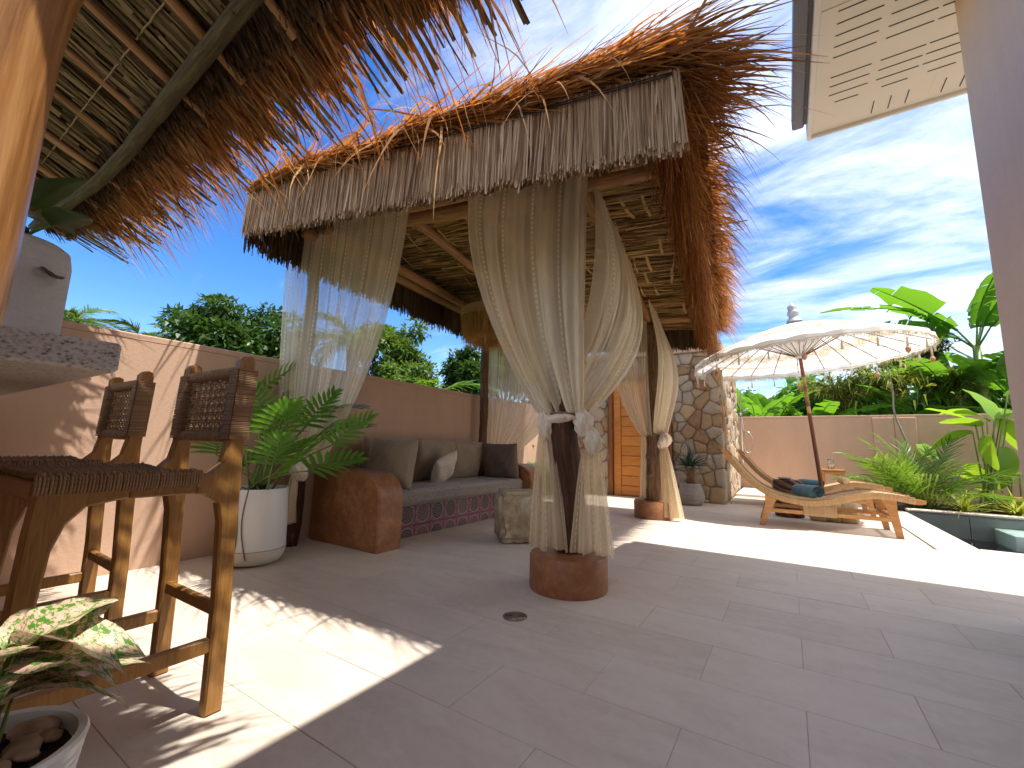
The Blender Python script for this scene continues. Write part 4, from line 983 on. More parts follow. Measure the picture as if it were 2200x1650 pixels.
def philo_leaf(L=.34, W=.30):
    mb = MB(); t = np.linspace(0, 1, 14); P = np.stack([0*t, L*t, -.22*L*t*t], 1); mb.tube(P, .006*(1-.7*t), 5, tone=.95)
    for k in range(9):
        q = .06+.9*k/8; p = np.array([0, L*q, -.22*L*q*q])
        wl_ = W*(1.0-.62*q)*(.62 if k == 0 else .80)
        for s in (-1, 1):
            ang = math.radians(84-54*q); c_, s_ = math.cos(ang), math.sin(ang)
            d = np.array([[s_*s, c_, .12]]); d /= np.linalg.norm(d)
            Rm = np.stack([np.cross([0, 0, 1], d[0])*-1, d[0], np.cross(np.cross([0, 0, 1], d[0])*-1, d[0])], 1)
            strip_leaf(mb, wl_*(1+.08*R_.normal()), .030, 7, .10+.12*R_.random(), .3, lambda x: (1-x**5)**.8*(.55+.5*np.sin(x*PI)), tone=.25+.5*R_.random(), org=p, R3=Rm, m=1)
    strip_leaf(mb, L*.32, .045, 5, .3, .2, org=(0, L*.92, -.2*L), m=1); return mb.mesh('leaf')
pl = [philo_leaf(.30+.03*k, .28+.02*k) for k in range(3)]
def petiole(parent, nm, p0, p1, r=.007, mt=None, sag=.08):
    p0, p1 = np.array(p0), np.array(p1); t = np.linspace(0, 1, 10); P = p0+(p1-p0)*t[:, None]; P[:, 2] += sag*np.sin(t*PI)
    m = MB(); m.tube(P, r*(1-.35*t), 6); return m.build(nm, mt or LF['stalk'], parent)
base = np.array([PC[0], PC[1], .49])
targets = [(560, 905, 1.72), (610, 870, 1.9), (655, 905, 1.85), (690, 870, 2.0), (712, 945, 1.78), (590, 925, 1.45), (640, 960, 1.62), (575, 850, 2.0), (530, 870, 1.8), (620, 1000, 1.55), (660, 1000, 1.75), (400, 845, 1.75), (460, 965, 1.5), (545, 960, 1.9), (690, 920, 2.05), (520, 930, 1.55), (600, 960, 2.0), (640, 855, 2.1), (505, 1000, 1.65), (570, 880, 1.55), (625, 915, 1.75), (670, 950, 1.95), (545, 835, 1.95), (600, 895, 2.1), (705, 905, 1.95), (585, 990, 1.45)]
for k, (px, py, Y) in enumerate(targets):
    q = onY(px, py+12, Y); q[0] = max(q[0], WX+.07)
    off = base+np.array([R_.normal()*.05, R_.normal()*.05, 0]); dv = q-off; az = math.atan2(dv[1], dv[0])-PI/2
    ln = np.linalg.norm(dv[:2]); 
    petiole(ph, 'stalk', off, q, .0075, sag=.03)
    az2 = az+R_.normal()*.25
    if q[0] < WX+.35: az2 = az2*.3-.8
    place('leaf', pl[k % 3], LF['philo'], ph, Vector(q)-Vector((PC[0], PC[1], 0)), az2, .85-.6*R_.random()+(.25 if ln < .3 else 0), R_.normal()*.35, .80+.3*R_.random())

# ------------------------------------------------------------------ speckled foliage plant in the foreground
AC = (-1.205, .20)
ag = thing('potted_aglaonema', 'pink and green speckled foliage plant in a ribbed white pot at lower left', 'potted plant', (AC[0], AC[1], 0))
m = MB(); pr = [(.0, .002), (.075, .0), (.09, .012)]
for z in np.linspace(.02, .285, 54): pr.append((.092+.045*(z/.29)+.0016*math.sin(z*2*PI/.0147), z))
pr += [(.140, .295), (.136, .302), (.124, .300), (.122, .27), (0, .262)]
m.lathe(pr, (*AC, .001), 48); apot = m.build('pot', MT['white'], ag, auto=True)
m = MB(); m.lathe([(0, .275), (.122, .270)], (*AC, .001), 20, jit=.02); m.build('soil', MT['soil'], apot)
peb = plain('tan_pebble', (.42, .27, .17), .5, .3, 12, .1)
for k in range(26):
    a = R_.random()*2*PI; r = .025+.085*R_.random()**.6; m = MB(); s_ = .016+.014*R_.random()
    m.lathe([(0, -.5*s_), (.8*s_, -.3*s_), (s_, 0), (.8*s_, .3*s_), (0, .45*s_)], (0, 0, 0), 9, jit=.06)
    link('pebble', m.mesh('pebble'), peb, apot, loc=(r*math.cos(a), r*math.sin(a), .282+.006*R_.random()), rot=(R_.normal()*.3, R_.normal()*.3, R_.random()*6))
def m_agl():
    t = NT('speckled_pink_leaf'); uv = t.co('UV', (7, 11, 1), (0, 0, .6)); n = t.noise(uv, 1.6, 5, .75, .4); n2 = t.noise(t.co('UV', (2.5, 3, 1)), 1.5, 3); v = t.vor(uv, 2.2)
    g = t.mix(n2, (.04, .14, .015), (.17, .38, .05)); f = t.math('ADD', n, t.math('MULTIPLY', t.math('SUBTRACT', n2, .5), .5))
    c = t.mix(t.ramp(f, [(.46, (0, 0, 0)), (.52, (1, 1, 1))]), g, t.mix(v, (.80, .42, .36), (.74, .60, .42)))
    tr = t.N('ShaderNodeBsdfTranslucent'); t.L(c, tr.inputs[0]); mxs = t.N('ShaderNodeMixShader'); mxs.inputs[0].default_value = .25
    t.L(t.pbr(c, .3, None, .5), mxs.inputs[1]); t.L(tr.outputs[0], mxs.inputs[2]); return t.done(mxs.outputs[0])
agm = m_agl(); heart = lambda q: np.clip(np.sin(np.clip(q, 0, 1)**.62*PI), 0, 1)**.75
al = []
for k in range(3):
    mb = MB(); strip_leaf(mb, .155+.015*k, .145, 14, .35+.15*k, .35, heart, wave=.03, m=5); al.append(mb.mesh('leaf'))
for k in range(20):
    az = R_.random()*2*PI; hgt = .36+.12*R_.random(); r = .01+.04*R_.random()
    p0 = np.array([AC[0]+R_.normal()*.02, AC[1]+R_.normal()*.02, .27]); p1 = np.array([AC[0]-math.sin(az)*r, AC[1]+math.cos(az)*r, hgt])
    petiole(ag, 'stalk', p0, p1, .004, sag=0.0); place('leaf', al[k % 3], agm, ag, Vector(p1)-Vector((*AC, 0)), az, .85-.9*R_.random(), R_.normal()*.3, .75+.28*R_.random())

# ------------------------------------------------------------------ pot on the counter
KC = (-1.60, .165, 1.044)
kp = thing('potted_rubber_plant', 'white dimpled pot with broad dark leaves on the granite counter', 'potted plant', KC)
def m_dimple():
    t = NT('dimpled_white_ceramic'); v = t.vor(t.co('UV', (46, 85, 1)), 1.0); return t.done(t.pbr((.60, .58, .56), .5, t.bump(v, .8, .004), .4))
m = MB(); m.lathe([(0, 0), (.085, .002), (.105, .018), (.112, .05), (.1125, .056), (.1125, .06), (.114, .235), (.108, .27), (.095, .28), (.09, .27), (.0, .265)], KC, 48); kpo = m.build('pot', m_dimple(), kp)
m = MB(); m.lathe([(0, .270), (.09, .268)], KC, 16); m.build('soil', MT['soil'], kpo)
kl = []
for k in range(2):
    mb = MB(); strip_leaf(mb, .20, .105, 12, .3+.2*k, .3, heart, wave=.02, m=4); kl.append(mb.mesh('leaf'))
klm = leafy('rubber_plant_leaf', (.025, .042, .012), (.075, .105, .03), .2, .4, 14)
for px, py, dx, az, el in ((150, 455, .0, -1.2, .3), (95, 430, 0, .8, .4), (80, 500, 0, 2.0, .2), (100, 480, 0, 3.2, .4), (140, 565, .03, -1.45, .12), (105, 415, 0, -.9, .9)):
    q = onX(px-40, py+30, KC[0]+.05+dx); p0 = np.array(KC)+[0, 0, .26]
    petiole(kp, 'stalk', p0, q, .005, sag=.01); place('leaf', kl[0 if el > 0 else 1], klm, kp, Vector(q)-Vector(KC), az, el, R_.normal()*.2, .72 if py < 540 else .45)

# ------------------------------------------------------------------ built-in sofa
SX0, SX1 = WX+.03, -2.68
sofa = thing('built_in_sofa', 'rust brown cement sofa with rounded arms and patterned tile front', 'sofa', (-3.1, 3.6, 0))
def arm(y0, y1, h=.605, r=.20):
    t = np.linspace(0, PI/2, 12); pts = [(SX0, 0), (SX1, 0), (SX1+.004, h-r-.1)]+[(SX1-r*1.25+math.cos(q)*r*1.25+.002*0, h-r+math.sin(q)*r) for q in t]+[(SX0, h+.012)]
    P = np.array(pts); k = len(P); b_ = .014; c_ = np.array([(SX0+SX1)/2, h*.45]); m = MB(); rows = []
    for y, sh in ((y0, 1), (y0+b_, 0), (y1-b_, 0), (y1, 1)):
        d = c_-P; d /= np.linalg.norm(d, axis=1)[:, None]; Q = P+d*b_*sh; rows.append(np.stack([Q[:, 0], np.full(k, y), Q[:, 1]], 1))
    j = np.arange(k); j2 = (j+1) % k
    m.add(np.concatenate(rows), [np.stack([r_*k+j, (r_+1)*k+j, (r_+1)*k+j2, r_*k+j2], 1) for r_ in range(3)]+[np.array([j[::-1]])[:, ::-1], np.array([3*k+j[::-1]])])
    return m.build('arm', MT['rust'], sofa, auto=True)
arm(2.31, 2.565); arm(4.66, 4.93)
m = MB(); slab(m, SX0+.002, -2.955, 2.566, 4.659, 0, .295); m.build('seat_base', MT['rust'], sofa, smooth=False)
def m_medal():
    t = NT('patterned_cement_tile'); tc = t.N('ShaderNodeTexCoord'); sp = t.N('ShaderNodeSeparateXYZ'); t.L(tc.outputs['Object'], sp.inputs[0]); rd = t.rnd()
    y, z = sp.outputs[1], sp.outputs[2]; r = t.math('SQRT', t.math('ADD', t.math('MULTIPLY', y, y), t.math('MULTIPLY', z, z)))
    an = t.math('ARCTAN2', y, z); pet = t.math('SINE', t.math('MULTIPLY', an, 12.0)); pet2 = t.math('SINE', t.math('ADD', t.math('MULTIPLY', an, 8.0), t.math('MULTIPLY', rd, 9.0)))
    rings = t.math('SINE', t.math('ADD', t.math('MULTIPLY', r, 260), t.math('MULTIPLY', pet, 1.4)))
    n = t.noise(tc.outputs['Object'], 60, 5, .7, .8)
    bg_ = t.ramp(n, [(.36, (.05, .025, .035)), (.46, (.24, .085, .13)), (.58, (.34, .15, .20)), (.7, (.46, .28, .28))])
    inner = t.ramp(rd, [(0, (.045, .028, .05)), (.35, (.10, .055, .04)), (.6, (.012, .016, .05)), (.8, (.07, .03, .035)), (1, (.16, .08, .09))])
    ic = t.mix(t.ramp(rings, [(.55, (0, 0, 0)), (.75, (1, 1, 1))]), inner, t.mix(pet2, (.40, .28, .18), (.22, .14, .18)))
    edge = t.math('ADD', .072, t.math('MULTIPLY', t.math('ABSOLUTE', pet2), .010)); msk = t.math('LESS_THAN', r, edge)
    rim = t.math('MULTIPLY', t.math('LESS_THAN', r, t.math('ADD', edge, .006)), t.math('SUBTRACT', 1.0, msk))
    c = t.mix(msk, bg_, ic); c = t.mix(rim, c, (.45, .32, .22))
    return t.done(t.pbr(c, .35, None, .5))
MT['medal'] = m_medal(); tm = MB(); tm.box((0, 0, 0), (.016, .196, .196), bev=.0015); tme = tm.mesh('front_tile', False); tme.materials.append(MT['medal']); tm = MB(); tm.box((0, 0, .05), (.016, .196, .094), bev=.0015); tme2 = tm.mesh('front_tile', False); tme2.materials.append(MT['medal'])
for k in range(11):
    y = 2.567+.0985+k*.199
    if y+.098 < 4.67:
        link('front_tile', tme, None, sofa, loc=(-2.945+3.1, y-3.6, .196)); link('front_tile', tme2, None, sofa, loc=(-2.945+3.1, y-3.6, -.0025))
    # tiles stand 2 mm apart
def m_silver():
    t = NT('silver_taupe_velvet'); v = t.co('Object', (1, 1, 2)); n = t.noise(v, 16, 5, .65, 2.0); n2 = t.noise(v, 5, 3)
    c = t.ramp(n, [(.35, (.22, .18, .14)), (.65, (.36, .30, .235))]); return t.done(t.pbr(c, .38, t.bump(t.math('ADD', n, t.math('MULTIPLY', n2, .6)), .9, .03), .6, **{'Sheen Weight': .4}))
m = MB(); m.box((-3.17, 3.6125, .368), (.76, 2.085, .135), bev=.03); o = m.build('seat_cushion', m_silver(), sofa, smooth=False)
def m_linen(name, c):
    t = NT(name); v = t.co('Object'); n = t.noise(v, 170, 3, .7); n2 = t.noise(v, 7, 4, .6, .8)
    col = t.ramp(t.math('ADD', t.math('MULTIPLY', n, .5), t.math('MULTIPLY', n2, .5)), [(.3, tuple(x*.82 for x in c)), (.7, tuple(x*1.15 for x in c))])
    return t.done(t.pbr(col, .85, t.bump(t.math('ADD', t.math('MULTIPLY', n, .35), n2), .5, .012), .2, **{'Sheen Weight': .25}))
MT['linen'] = m_linen('taupe_linen', (.30, .225, .155)); MT['linen_dk'] = m_linen('dark_taupe_linen', (.165, .115, .088)); MT['cream_sh'] = m_linen('cream_shaggy', (.60, .50, .40))
def pillow(W, Hh, T, mt, name='cushion', tufts=False):
    def half(sg):
        def fn(u, v):
            x, y = u*2-1, v*2-1; th = np.clip((1-np.abs(x)**2.6)*(1-np.abs(y)**2.6), 0, 1)**.42
            pin = 1-.055*(1-np.abs(x)**2)*np.abs(y)**6; pin2 = 1-.055*(1-np.abs(y)**2)*np.abs(x)**6
            wr = .012*np.sin(x*6+y*4)*th+.006*np.sin(x*17-y*9)*th
            if tufts: wr = wr+.012*np.abs(np.sin(y*PI*4))*th+R_.normal(size=len(u))*.004*th
            return np.stack([x*W/2*pin2, sg*(T/2*th+wr*.6*th), y*Hh/2*pin], 1)
        return fn
    m = MB(); m.grid(half(1), 36, 36); m.grid(half(-1), 36, 36)
    b_ = MB()
    return m.mesh(name)
def put_pillow(me, mt, loc, rz, rx, label, ry=0):
    o = link('cushion', me, mt, loc=loc); o.rotation_euler = (Matrix.Rotation(rz, 3, 'Z') @ Matrix.Rotation(rx, 3, 'X') @ Matrix.Rotation(ry, 3, 'Y')).to_euler(); tag(o, label, 'cushion', 'cushions on the sofa'); return o
big_ = pillow(.72, .48, .20, None); mid_ = pillow(.62, .46, .20, None)
put_pillow(pillow(.56, .44, .17, None), MT['linen'], (-2.99, 2.685, .665), .03, -.16, 'taupe cushion leaning on the near rust arm of the sofa')
put_pillow(big_, MT['linen'], (-3.40, 3.02, .66), PI/2, .22, 'large taupe back cushion left of the cream ribbed cushion')
o = put_pillow(pillow(.66, .47, .19, None), MT['linen'], (-3.38, 3.66, .66), PI/2+.05, .20, 'taupe back cushion right behind the cream ribbed cushion')
put_pillow(pillow(.58, .46, .18, None), MT['linen'], (-3.37, 4.22, .65), PI/2, .18, 'taupe back cushion next to the far corner cushion')
put_pillow(pillow(.50, .45, .16, None), MT['linen_dk'], (-3.06, 4.53, .645), .10, .20, 'dark brown cushion in the far corner of the sofa')
put_pillow(pillow(.37, .33, .13, None, tufts=True), MT['cream_sh'], (-3.13, 3.55, .575), PI/2+.25, .42, 'small cream ribbed cushion in front of the back cushions', -.35)
# ------------------------------------------------------------------ rough stone stool
def m_rock():
    t = NT('split_sandstone'); v = t.co('Object'); n = t.noise(v, 7, 8, .62, 1.2); n2 = t.noise(v, 3, 3)
    c = t.ramp(n, [(.32, (.30, .215, .12)), (.5, (.50, .40, .27)), (.62, (.60, .53, .42)), (.75, (.68, .64, .57))]); c = t.mix(t.math('MULTIPLY', n2, .4), c, (.46, .35, .20))
    return t.done(t.pbr(c, .75, t.bump(n, .7, .03), .3))
bm = bmesh.new(); bmesh.ops.create_cube(bm, size=1); bmesh.ops.bevel(bm, geom=list(bm.edges), offset=.09, segments=2, affect='EDGES'); bmesh.ops.subdivide_edges(bm, edges=list(bm.edges), cuts=5, use_grid_fill=True)
from mathutils import noise as mnoise
for v in bm.verts:
    p = v.co.copy(); d = mnoise.noise(p*2.2+Vector((3, 1, 2)))*.05+mnoise.noise(p*6)*.022+mnoise.noise(p*14)*.010
    rough_face = 1.8 if p.y < -.3 else .6
    v.co += v.normal*d*rough_face
    v.co.x *= .37; v.co.y *= .36; v.co.z *= .43
me = bpy.data.meshes.new('stone_stool'); bm.to_mesh(me); bm.free(); [setattr(p, 'use_smooth', True) for p in me.polygons]
zmin = min(v.co.z for v in me.vertices)
o = link('stone_stool', me, m_rock(), loc=(-2.10, 3.40, -zmin+.001), rot=(0, 0, .75)); tag(o, 'rough cream split-stone block stool in front of the sofa', 'stool')
# ------------------------------------------------------------------ floor drain
dr = thing('floor_drain', 'round brass floor drain set in the tiles', 'drain', (-1.195, 1.935, 0)); drm = plain('worn_brass', (.30, .24, .17), .35, .2, 30, .05, metal=.8)
m = MB(); m.lathe([(.058, .001), (.06, .004), (.050, .005), (.049, .003)], (-1.195, 1.935, 0), 32); m.build('ring', drm, dr)
m = MB(); m.lathe([(0, .0035), (.048, .0035), (.048, .001)], (-1.195, 1.935, 0), 32); m.build('cover', drm, dr)
for k in (-1, 1): m = MB(); m.lathe([(0, .0045), (.006, .0042)], (-1.195+k*.02, 1.935+k*.01, 0), 10); m.build('hole', MT['slot'], dr)
# ------------------------------------------------------------------ sun loungers
LP = np.array([(-.80, .86), (-.67, .70), (-.55, .545), (-.40, .415), (-.22, .335), (0, .302), (.22, .33), (.42, .395), (.60, .435), (.78, .425), (.95, .395), (1.02, .385)])
def lz(x): 
    t = np.linspace(LP[0, 0], LP[-1, 0], 200); z = np.interp(t, LP[:, 0], LP[:, 1]); k = np.ones(15)/15; zp = np.pad(z, 7, mode='reflect', reflect_type='odd'); return np.interp(x, t, np.convolve(zp, k, 'valid'))
def make_lounger():
    t = thing('sun_lounger', 'x', 'sun lounger'); HW = .31
    xs = np.linspace(-.80, 1.0, 48); zs = lz(xs)
    for s in (-1, 1):
        m = MB(); y0, y1 = (HW-.04, HW) if s > 0 else (-HW, -HW+.04); b_ = .005
        T = np.stack([np.gradient(xs), np.gradient(zs)], 1); T /= np.linalg.norm(T, axis=1)[:, None]; Nn = np.stack([-T[:, 1], T[:, 0]], 1)
        th = .056*np.clip(np.minimum((xs+.84)/.10, (1.07-xs)/.12), .45, 1); lo = np.stack([xs, zs], 1)-Nn*th[:, None]; hi = np.stack([xs, zs], 1)
        V = []
        for i in range(48): V += [(lo[i, 0], y0, lo[i, 1]), (lo[i, 0], y1, lo[i, 1]), (hi[i, 0], y1, hi[i, 1]), (hi[i, 0], y0, hi[i, 1])]
        i = np.arange(47)[:, None]*4; j = np.arange(4)[None]; j2 = (j+1) % 4
        m.add(V, [np.stack([i+j, i+j2, i+4+j2, i+4+j], 2).reshape(-1, 4)[:, ::-1], np.array([[0, 1, 2, 3]]), np.array([[188, 191, 190, 189]])], uv=np.repeat(np.stack([np.zeros(48), xs], 1), 4, 0))
        m.build('side_frame', MT['teak_light'], t, smooth=False)
        w_ = MB()      # cord wrapped round the frame
        for x in np.arange(-.71, .92, .0125):
            zt = float(lz(x)); sl = (float(lz(x+.01))-zt)/.01; tx = 1/math.hypot(1, sl); nx, nz = -sl*tx, tx
            ym = (y0+y1)/2; a = [(-.023, .004), (.023, .004), (.024, -.054), (-.024, -.054), (-.023, .004)]
            w_.tube([(x+nx*q, ym+p, zt+nz*q) for p, q in a], .0064, 4, cap=False, tone=R_.random())
        w_.build('wrapped_cord', MT['rattan'], t, kind='stuff')
        # legs
        yc = (y0+y1)/2
        for x0_, x1_, top in ((-.33, -.43, float(lz(-.30))-.05), (.70, .78, float(lz(.70))-.05)):
            m = MB(); dd = x1_-x0_; P = [(x1_-.028, 0), (x1_+.024, 0), (x0_+.052+dd*.25, top*.75), (x0_+.07, top+.004), (x0_-.055, top+(.03 if dd < 0 else .0)), (x0_-.03+dd*.3, top*.72)]
            K = len(P); V = [(x, y, z) for y in (yc-.019, yc+.019) for x, z in P]; j = np.arange(K); j2 = (j+1) % K
            m.add(V, [np.stack([j, j2, K+j2, K+j], 1), np.array([j[::-1]]), np.array([K+j])]); m.build('leg', MT['teak_light'], t, smooth=False)
        m = MB(); m.box((.20, yc, .175), (1.06, .028, .042), bev=.004); m.build('side_rail', MT['teak_light'], t, smooth=False)
        w_ = MB()      # wicker wrapped block joining rail and frame
        for x in np.arange(-.02, .27, .011): w_.tube([(x, yc-.022, .148), (x, yc+.022, .148), (x, yc+.022, .29), (x, yc-.022, .29), (x, yc-.022, .148)], .006, 4, cap=False, tone=R_.random())
        w_.box((.125, yc, .22), (.29, .036, .14)); w_.build('wrapped_block', MT['rattan'], t, kind='stuff')
    for x, z in ((-.39, .20), (.745, .20)): m = MB(); m.box((x, 0, z), (.03, 2*HW-.06, .036), bev=.004); m.build('cross_rail', MT['teak_light'], t, smooth=False)
    w_ = MB()
    for k, x in enumerate(np.arange(-.74, .96, .0185)):
        ys = np.linspace(-HW+.02, HW-.02, 26); z = float(lz(x)); w_.tube(np.stack([np.full(26, x), ys, z-.006-.02*(1-(ys/HW)**2)+.004*np.sin(ys*60+k*PI)], 1), .0065, 4, flat=(1, .6), tone=R_.random())
    for k, y in enumerate(np.linspace(-HW+.07, HW-.07, 12)):
        xs2 = np.linspace(-.74, .95, 100); w_.tube(np.stack([xs2, np.full(100, y), lz(xs2)-.008-.02*(1-(y/HW)**2)+.005*np.sin(xs2/.0185*PI+k*PI)], 1), .006, 4, tone=R_.random())
    w_.build('woven_bed', MT['rattan'], t, kind='stuff')
    return t
L1 = make_lounger(); L1.location = (.12, 6.17, .001); L1.rotation_euler = (0, 0, .035)
tag(L1, 'teak and wicker sun lounger in front, nearest the shaded tiles', 'sun lounger', 'sun loungers under the parasol')
L2 = copy_tree(L1); L2.location = (.14, 7.95, .001); L2.rotation_euler = (0, 0, .03)
tag(L2, 'teak and wicker sun lounger farther back, behind the parasol pole', 'sun lounger', 'sun loungers under the parasol')
def m_towel():
    t = NT('teal_terry_towel'); v = t.co('Object'); n = t.noise(v, 140, 3, .8); n2 = t.noise(v, 9, 3)
    c = t.ramp(t.math('ADD', t.math('MULTIPLY', n, .6), t.math('MULTIPLY', n2, .4)), [(.3, (.022, .085, .115)), (.7, (.065, .18, .225))]); return t.done(t.pbr(c, .95, t.bump(n, .9, .006), .1, **{'Sheen Weight': .5}))
tw = m_towel()
def towel(loc, rz, R0, L, label):
    a = np.linspace(0, 2*PI*3.6, 120); r = .012+(R0-.012)*a/a[-1]
    def fn(u, v): 
        aa = u*a[-1]; rr = .012+(R0-.012)*u+.0035*np.sin(v*20+aa*3); return np.stack([(v-.5)*L+.006*np.sin(aa*1.7), rr*np.cos(aa+.6), rr*np.sin(aa+.6)*.86], 1)
    m = MB(); m.grid(fn, 120, 12)
    m.grid(lambda u, v: fn(u, v)*np.array([.985, .93, .93]), 120, 12)
    o = m.build('rolled_towel', tw); o.location = loc; o.rotation_euler = (0, 0, rz); tag(o, label, 'towel', 'rolled towels'); return o
towel((.165, 6.03, .405), -.75, .088, .27, 'rolled teal towel lying on the front lounger')
q = onY(1742, 1041, 7.76); towel((q[0], 7.76, float(lz(q[0]-.14))+.062), -.6, .085, .30, 'rolled teal towel on the rear lounger, seen just above the front towel')
q = onY(1813, 1047, 7.72); m = MB(); ts = np.linspace(-1, 1, 13); m.tube([(0, y*.10, 0) for y in ts], .05*np.sqrt(np.clip(1-ts**6, .05, 1))*(1+.06*np.cos(ts*9)), 16, .03); o = m.build('neck_roll', MT['rattan']); o.location = (q[0], 7.72, float(lz(q[0]-.14))+.045); o.rotation_euler = (0, 0, .3); tag(o, 'small tan woven neck roll on the rear lounger', 'cushion')
# ------------------------------------------------------------------ carved drum table
DC = (-.03, 6.86); dt = thing('drum_table', 'dark carved wooden drum side table behind the front lounger', 'side table', (*DC, 0))
def m_carved():
    t = NT('carved_dark_wood'); wv = t.N('ShaderNodeTexWave'); wv.wave_type = 'BANDS'; wv.bands_direction = 'DIAGONAL'; t.L(t.co('UV', (9, 16, 1)), wv.inputs[0]); wv.inputs['Scale'].default_value = .55; wv.inputs['Distortion'].default_value = 7; wv.inputs['Detail'].default_value = 1; wv.inputs['Detail Scale'].default_value = .6
    c = t.ramp(wv.outputs[1], [(.2, (.035, .012, .006)), (.7, (.15, .060, .028))]); return t.done(t.pbr(c, .5, t.bump(wv.outputs[1], 1.0, .015), .4))
m = MB(); m.lathe([(0, 0), (.155, 0), (.165, .012), (.172, .24), (.168, .45), (.158, .47), (0, .47)], (*DC, .001), 40); m.build('drum', m_carved(), dt, auto=True)
o = MB(); o.lathe([(0, .0), (.05, 0), (.075, .012), (.08, .03), (.07, .032), (.06, .014), (0, .012)], (0, 0, 0), 24); ob = o.build('ashtray', plain('grey_stone_dish', (.36, .33, .28), .6)); ob.location = (DC[0]-.03, DC[1]-.02, .473); tag(ob, 'small round stone dish on the carved drum table', 'dish')
# ------------------------------------------------------------------ tan woven floor bundle
q = onZ(1790, 1118); pf = thing('woven_floor_pouf', 'lumpy tan woven floor pouf lying under the front lounger', 'pouf', (q[0], 6.72, 0)); jute = woody('jute', [(.3, (.36, .26, .13)), (.7, (.60, .47, .28))], su=18, sv=8, rough=.9, bump=.8)
for k, (dx, L_, r) in enumerate(((-.15, .20, .105), (.02, .17, .10), (.16, .18, .11))):
    m = MB(); ts = np.linspace(-1, 1, 14); m.tube([(q[0]+dx+x*L_*.55, 6.72+.02*k, .105) for x in ts], r*np.sqrt(np.clip(1-ts**4, .02, 1)), 18, .03, flat=(1.0, 1.25)); m.build('bundle', jute, pf)
for dx in (-.06, .09):
    m = MB(); a = np.linspace(0, 2*PI, 20); m.tube(np.stack([np.full(20, q[0]+dx), 6.73+np.cos(a)*.12, .105+np.sin(a)*.098], 1), .008, 6, cap=False); m.build('binding', jute, pf)
# ------------------------------------------------------------------ small teak stand with glass
TY = 9.15; a_ = onY(1765, 1008, TY); b_ = onY(1817, 1012, TY); tb = thing('small_teak_table', 'small teak side table against the far pink wall', 'side table', ((a_[0]+b_[0])/2, TY, 0))
tz_ = a_[2]; hw = (b_[0]-a_[0])/2; xc = (a_[0]+b_[0])/2
m = MB(); m.box((xc, TY+.15, tz_-.012), (2*hw, .34, .024), bev=.004); m.build('table_top', MT['teak_light'], tb, smooth=False)
for sx in (-1, 1):
    for sy in (0, 1): m = MB(); m.box((xc+sx*(hw-.025), TY+.02+sy*.26, (tz_-.025)/2), (.036, .036, tz_-.025), bev=.004); m.build('leg', MT['teak_light'], tb, smooth=False)
for sy in (0, 1): m = MB(); m.box((xc, TY+.02+sy*.26, tz_-.055), (2*hw-.09, .022, .045), bev=.003); m.build('apron', MT['teak_light'], tb, smooth=False)
gl = NT('clear_glass'); MT['glass'] = gl.done(gl.pbr((.93, .95, .95), .05, None, .5, **{'Transmission Weight': .85, 'IOR': 1.45}))
m = MB(); m.lathe([(0, 0), (.045, 0), (.05, .01), (.05, .06), (.042, .10), (.046, .15), (.05, .175), (.047, .175), (.04, .11), (.045, .02), (0, .012)], (0, 0, 0), 20); o = m.build('glass_jar', MT['glass']); o.location = (xc-.02, TY+.12, tz_+.001); tag(o, 'clear glass jar on the small teak table', 'jar')
# ------------------------------------------------------------------ parasol
UP = np.array([.213, 7.12, 2.19]); UB = np.array([.375, 7.12, 0.0]); ax = (UP-UB)/np.linalg.norm(UP-UB); ux = np.array([ax[2], 0, -ax[0]]); uy = np.array([0, 1., 0])
um = thing('garden_parasol', 'white fringed parasol with gold lace pattern tilted over the loungers', 'parasol', (UB[0], UB[1], 0))
def ul(r, th, z): return UP+np.outer(r*np.cos(th), ux)+np.outer(r*np.sin(th), uy)+np.outer(z, ax)
UR = 1.37; NR = 24
def domez(q): return .47*(1-q**1.45)-.02
def m_canopy():
    t = NT('white_canopy_gold_lace'); uv = t.N('ShaderNodeTexCoord').outputs['UV']; sp = t.N('ShaderNodeSeparateXYZ'); t.L(uv, sp.inputs[0]); n = t.noise(t.co('UV', (40, 10, 1)), 1.6, 6, .75, .5)
    fa = t.math('MULTIPLY', t.math('SINE', t.math('MULTIPLY', sp.outputs[0], 2*PI*NR)), .035); rr = t.math('ADD', sp.outputs[1], t.math('ADD', fa, t.math('MULTIPLY', t.math('SUBTRACT', n, .5), .30)))
    band = t.ramp(rr, [(.62, (0, 0, 0)), (.66, (1, 1, 1)), (.74, (1, 1, 1)), (.79, (0, 0, 0))]); gold = t.math('MULTIPLY', band, t.math('GREATER_THAN', t.noise(t.co('UV', (160, 40, 1)), 1.5, 4, .8), .45))
    l2 = t.ramp(sp.outputs[1], [(.85, (0, 0, 0)), (.86, (1, 1, 1)), (.875, (1, 1, 1)), (.885, (0, 0, 0)), (.93, (0, 0, 0)), (.94, (.8, .8, .8)), (.95, (0, 0, 0))])
    c = t.mix(t.math('MAXIMUM', gold, t.math('MULTIPLY', l2, .7)), (.90, .89, .86), (.52, .43, .28))
    df = t.pbr(c, .8, None, .2); tl = t.N('ShaderNodeBsdfTranslucent'); t.L(c, tl.inputs[0]); mm = t.N('ShaderNodeMixShader'); mm.inputs[0].default_value = .42; t.L(df, mm.inputs[1]); t.L(tl.outputs[0], mm.inputs[2]); return t.done(mm.outputs[0])
MT['canopy'] = m_canopy()
nth, nr_ = NR*6, 16; m = MB()
def canopy(u, v):
    th = u*2*PI; q = v; sag = .016*(1-np.abs(np.cos(th*NR/2)))*q**1.5
    return ul(UR*q*(1-.012*(1-np.abs(np.cos(th*NR/2)))), th, domez(q)-sag)
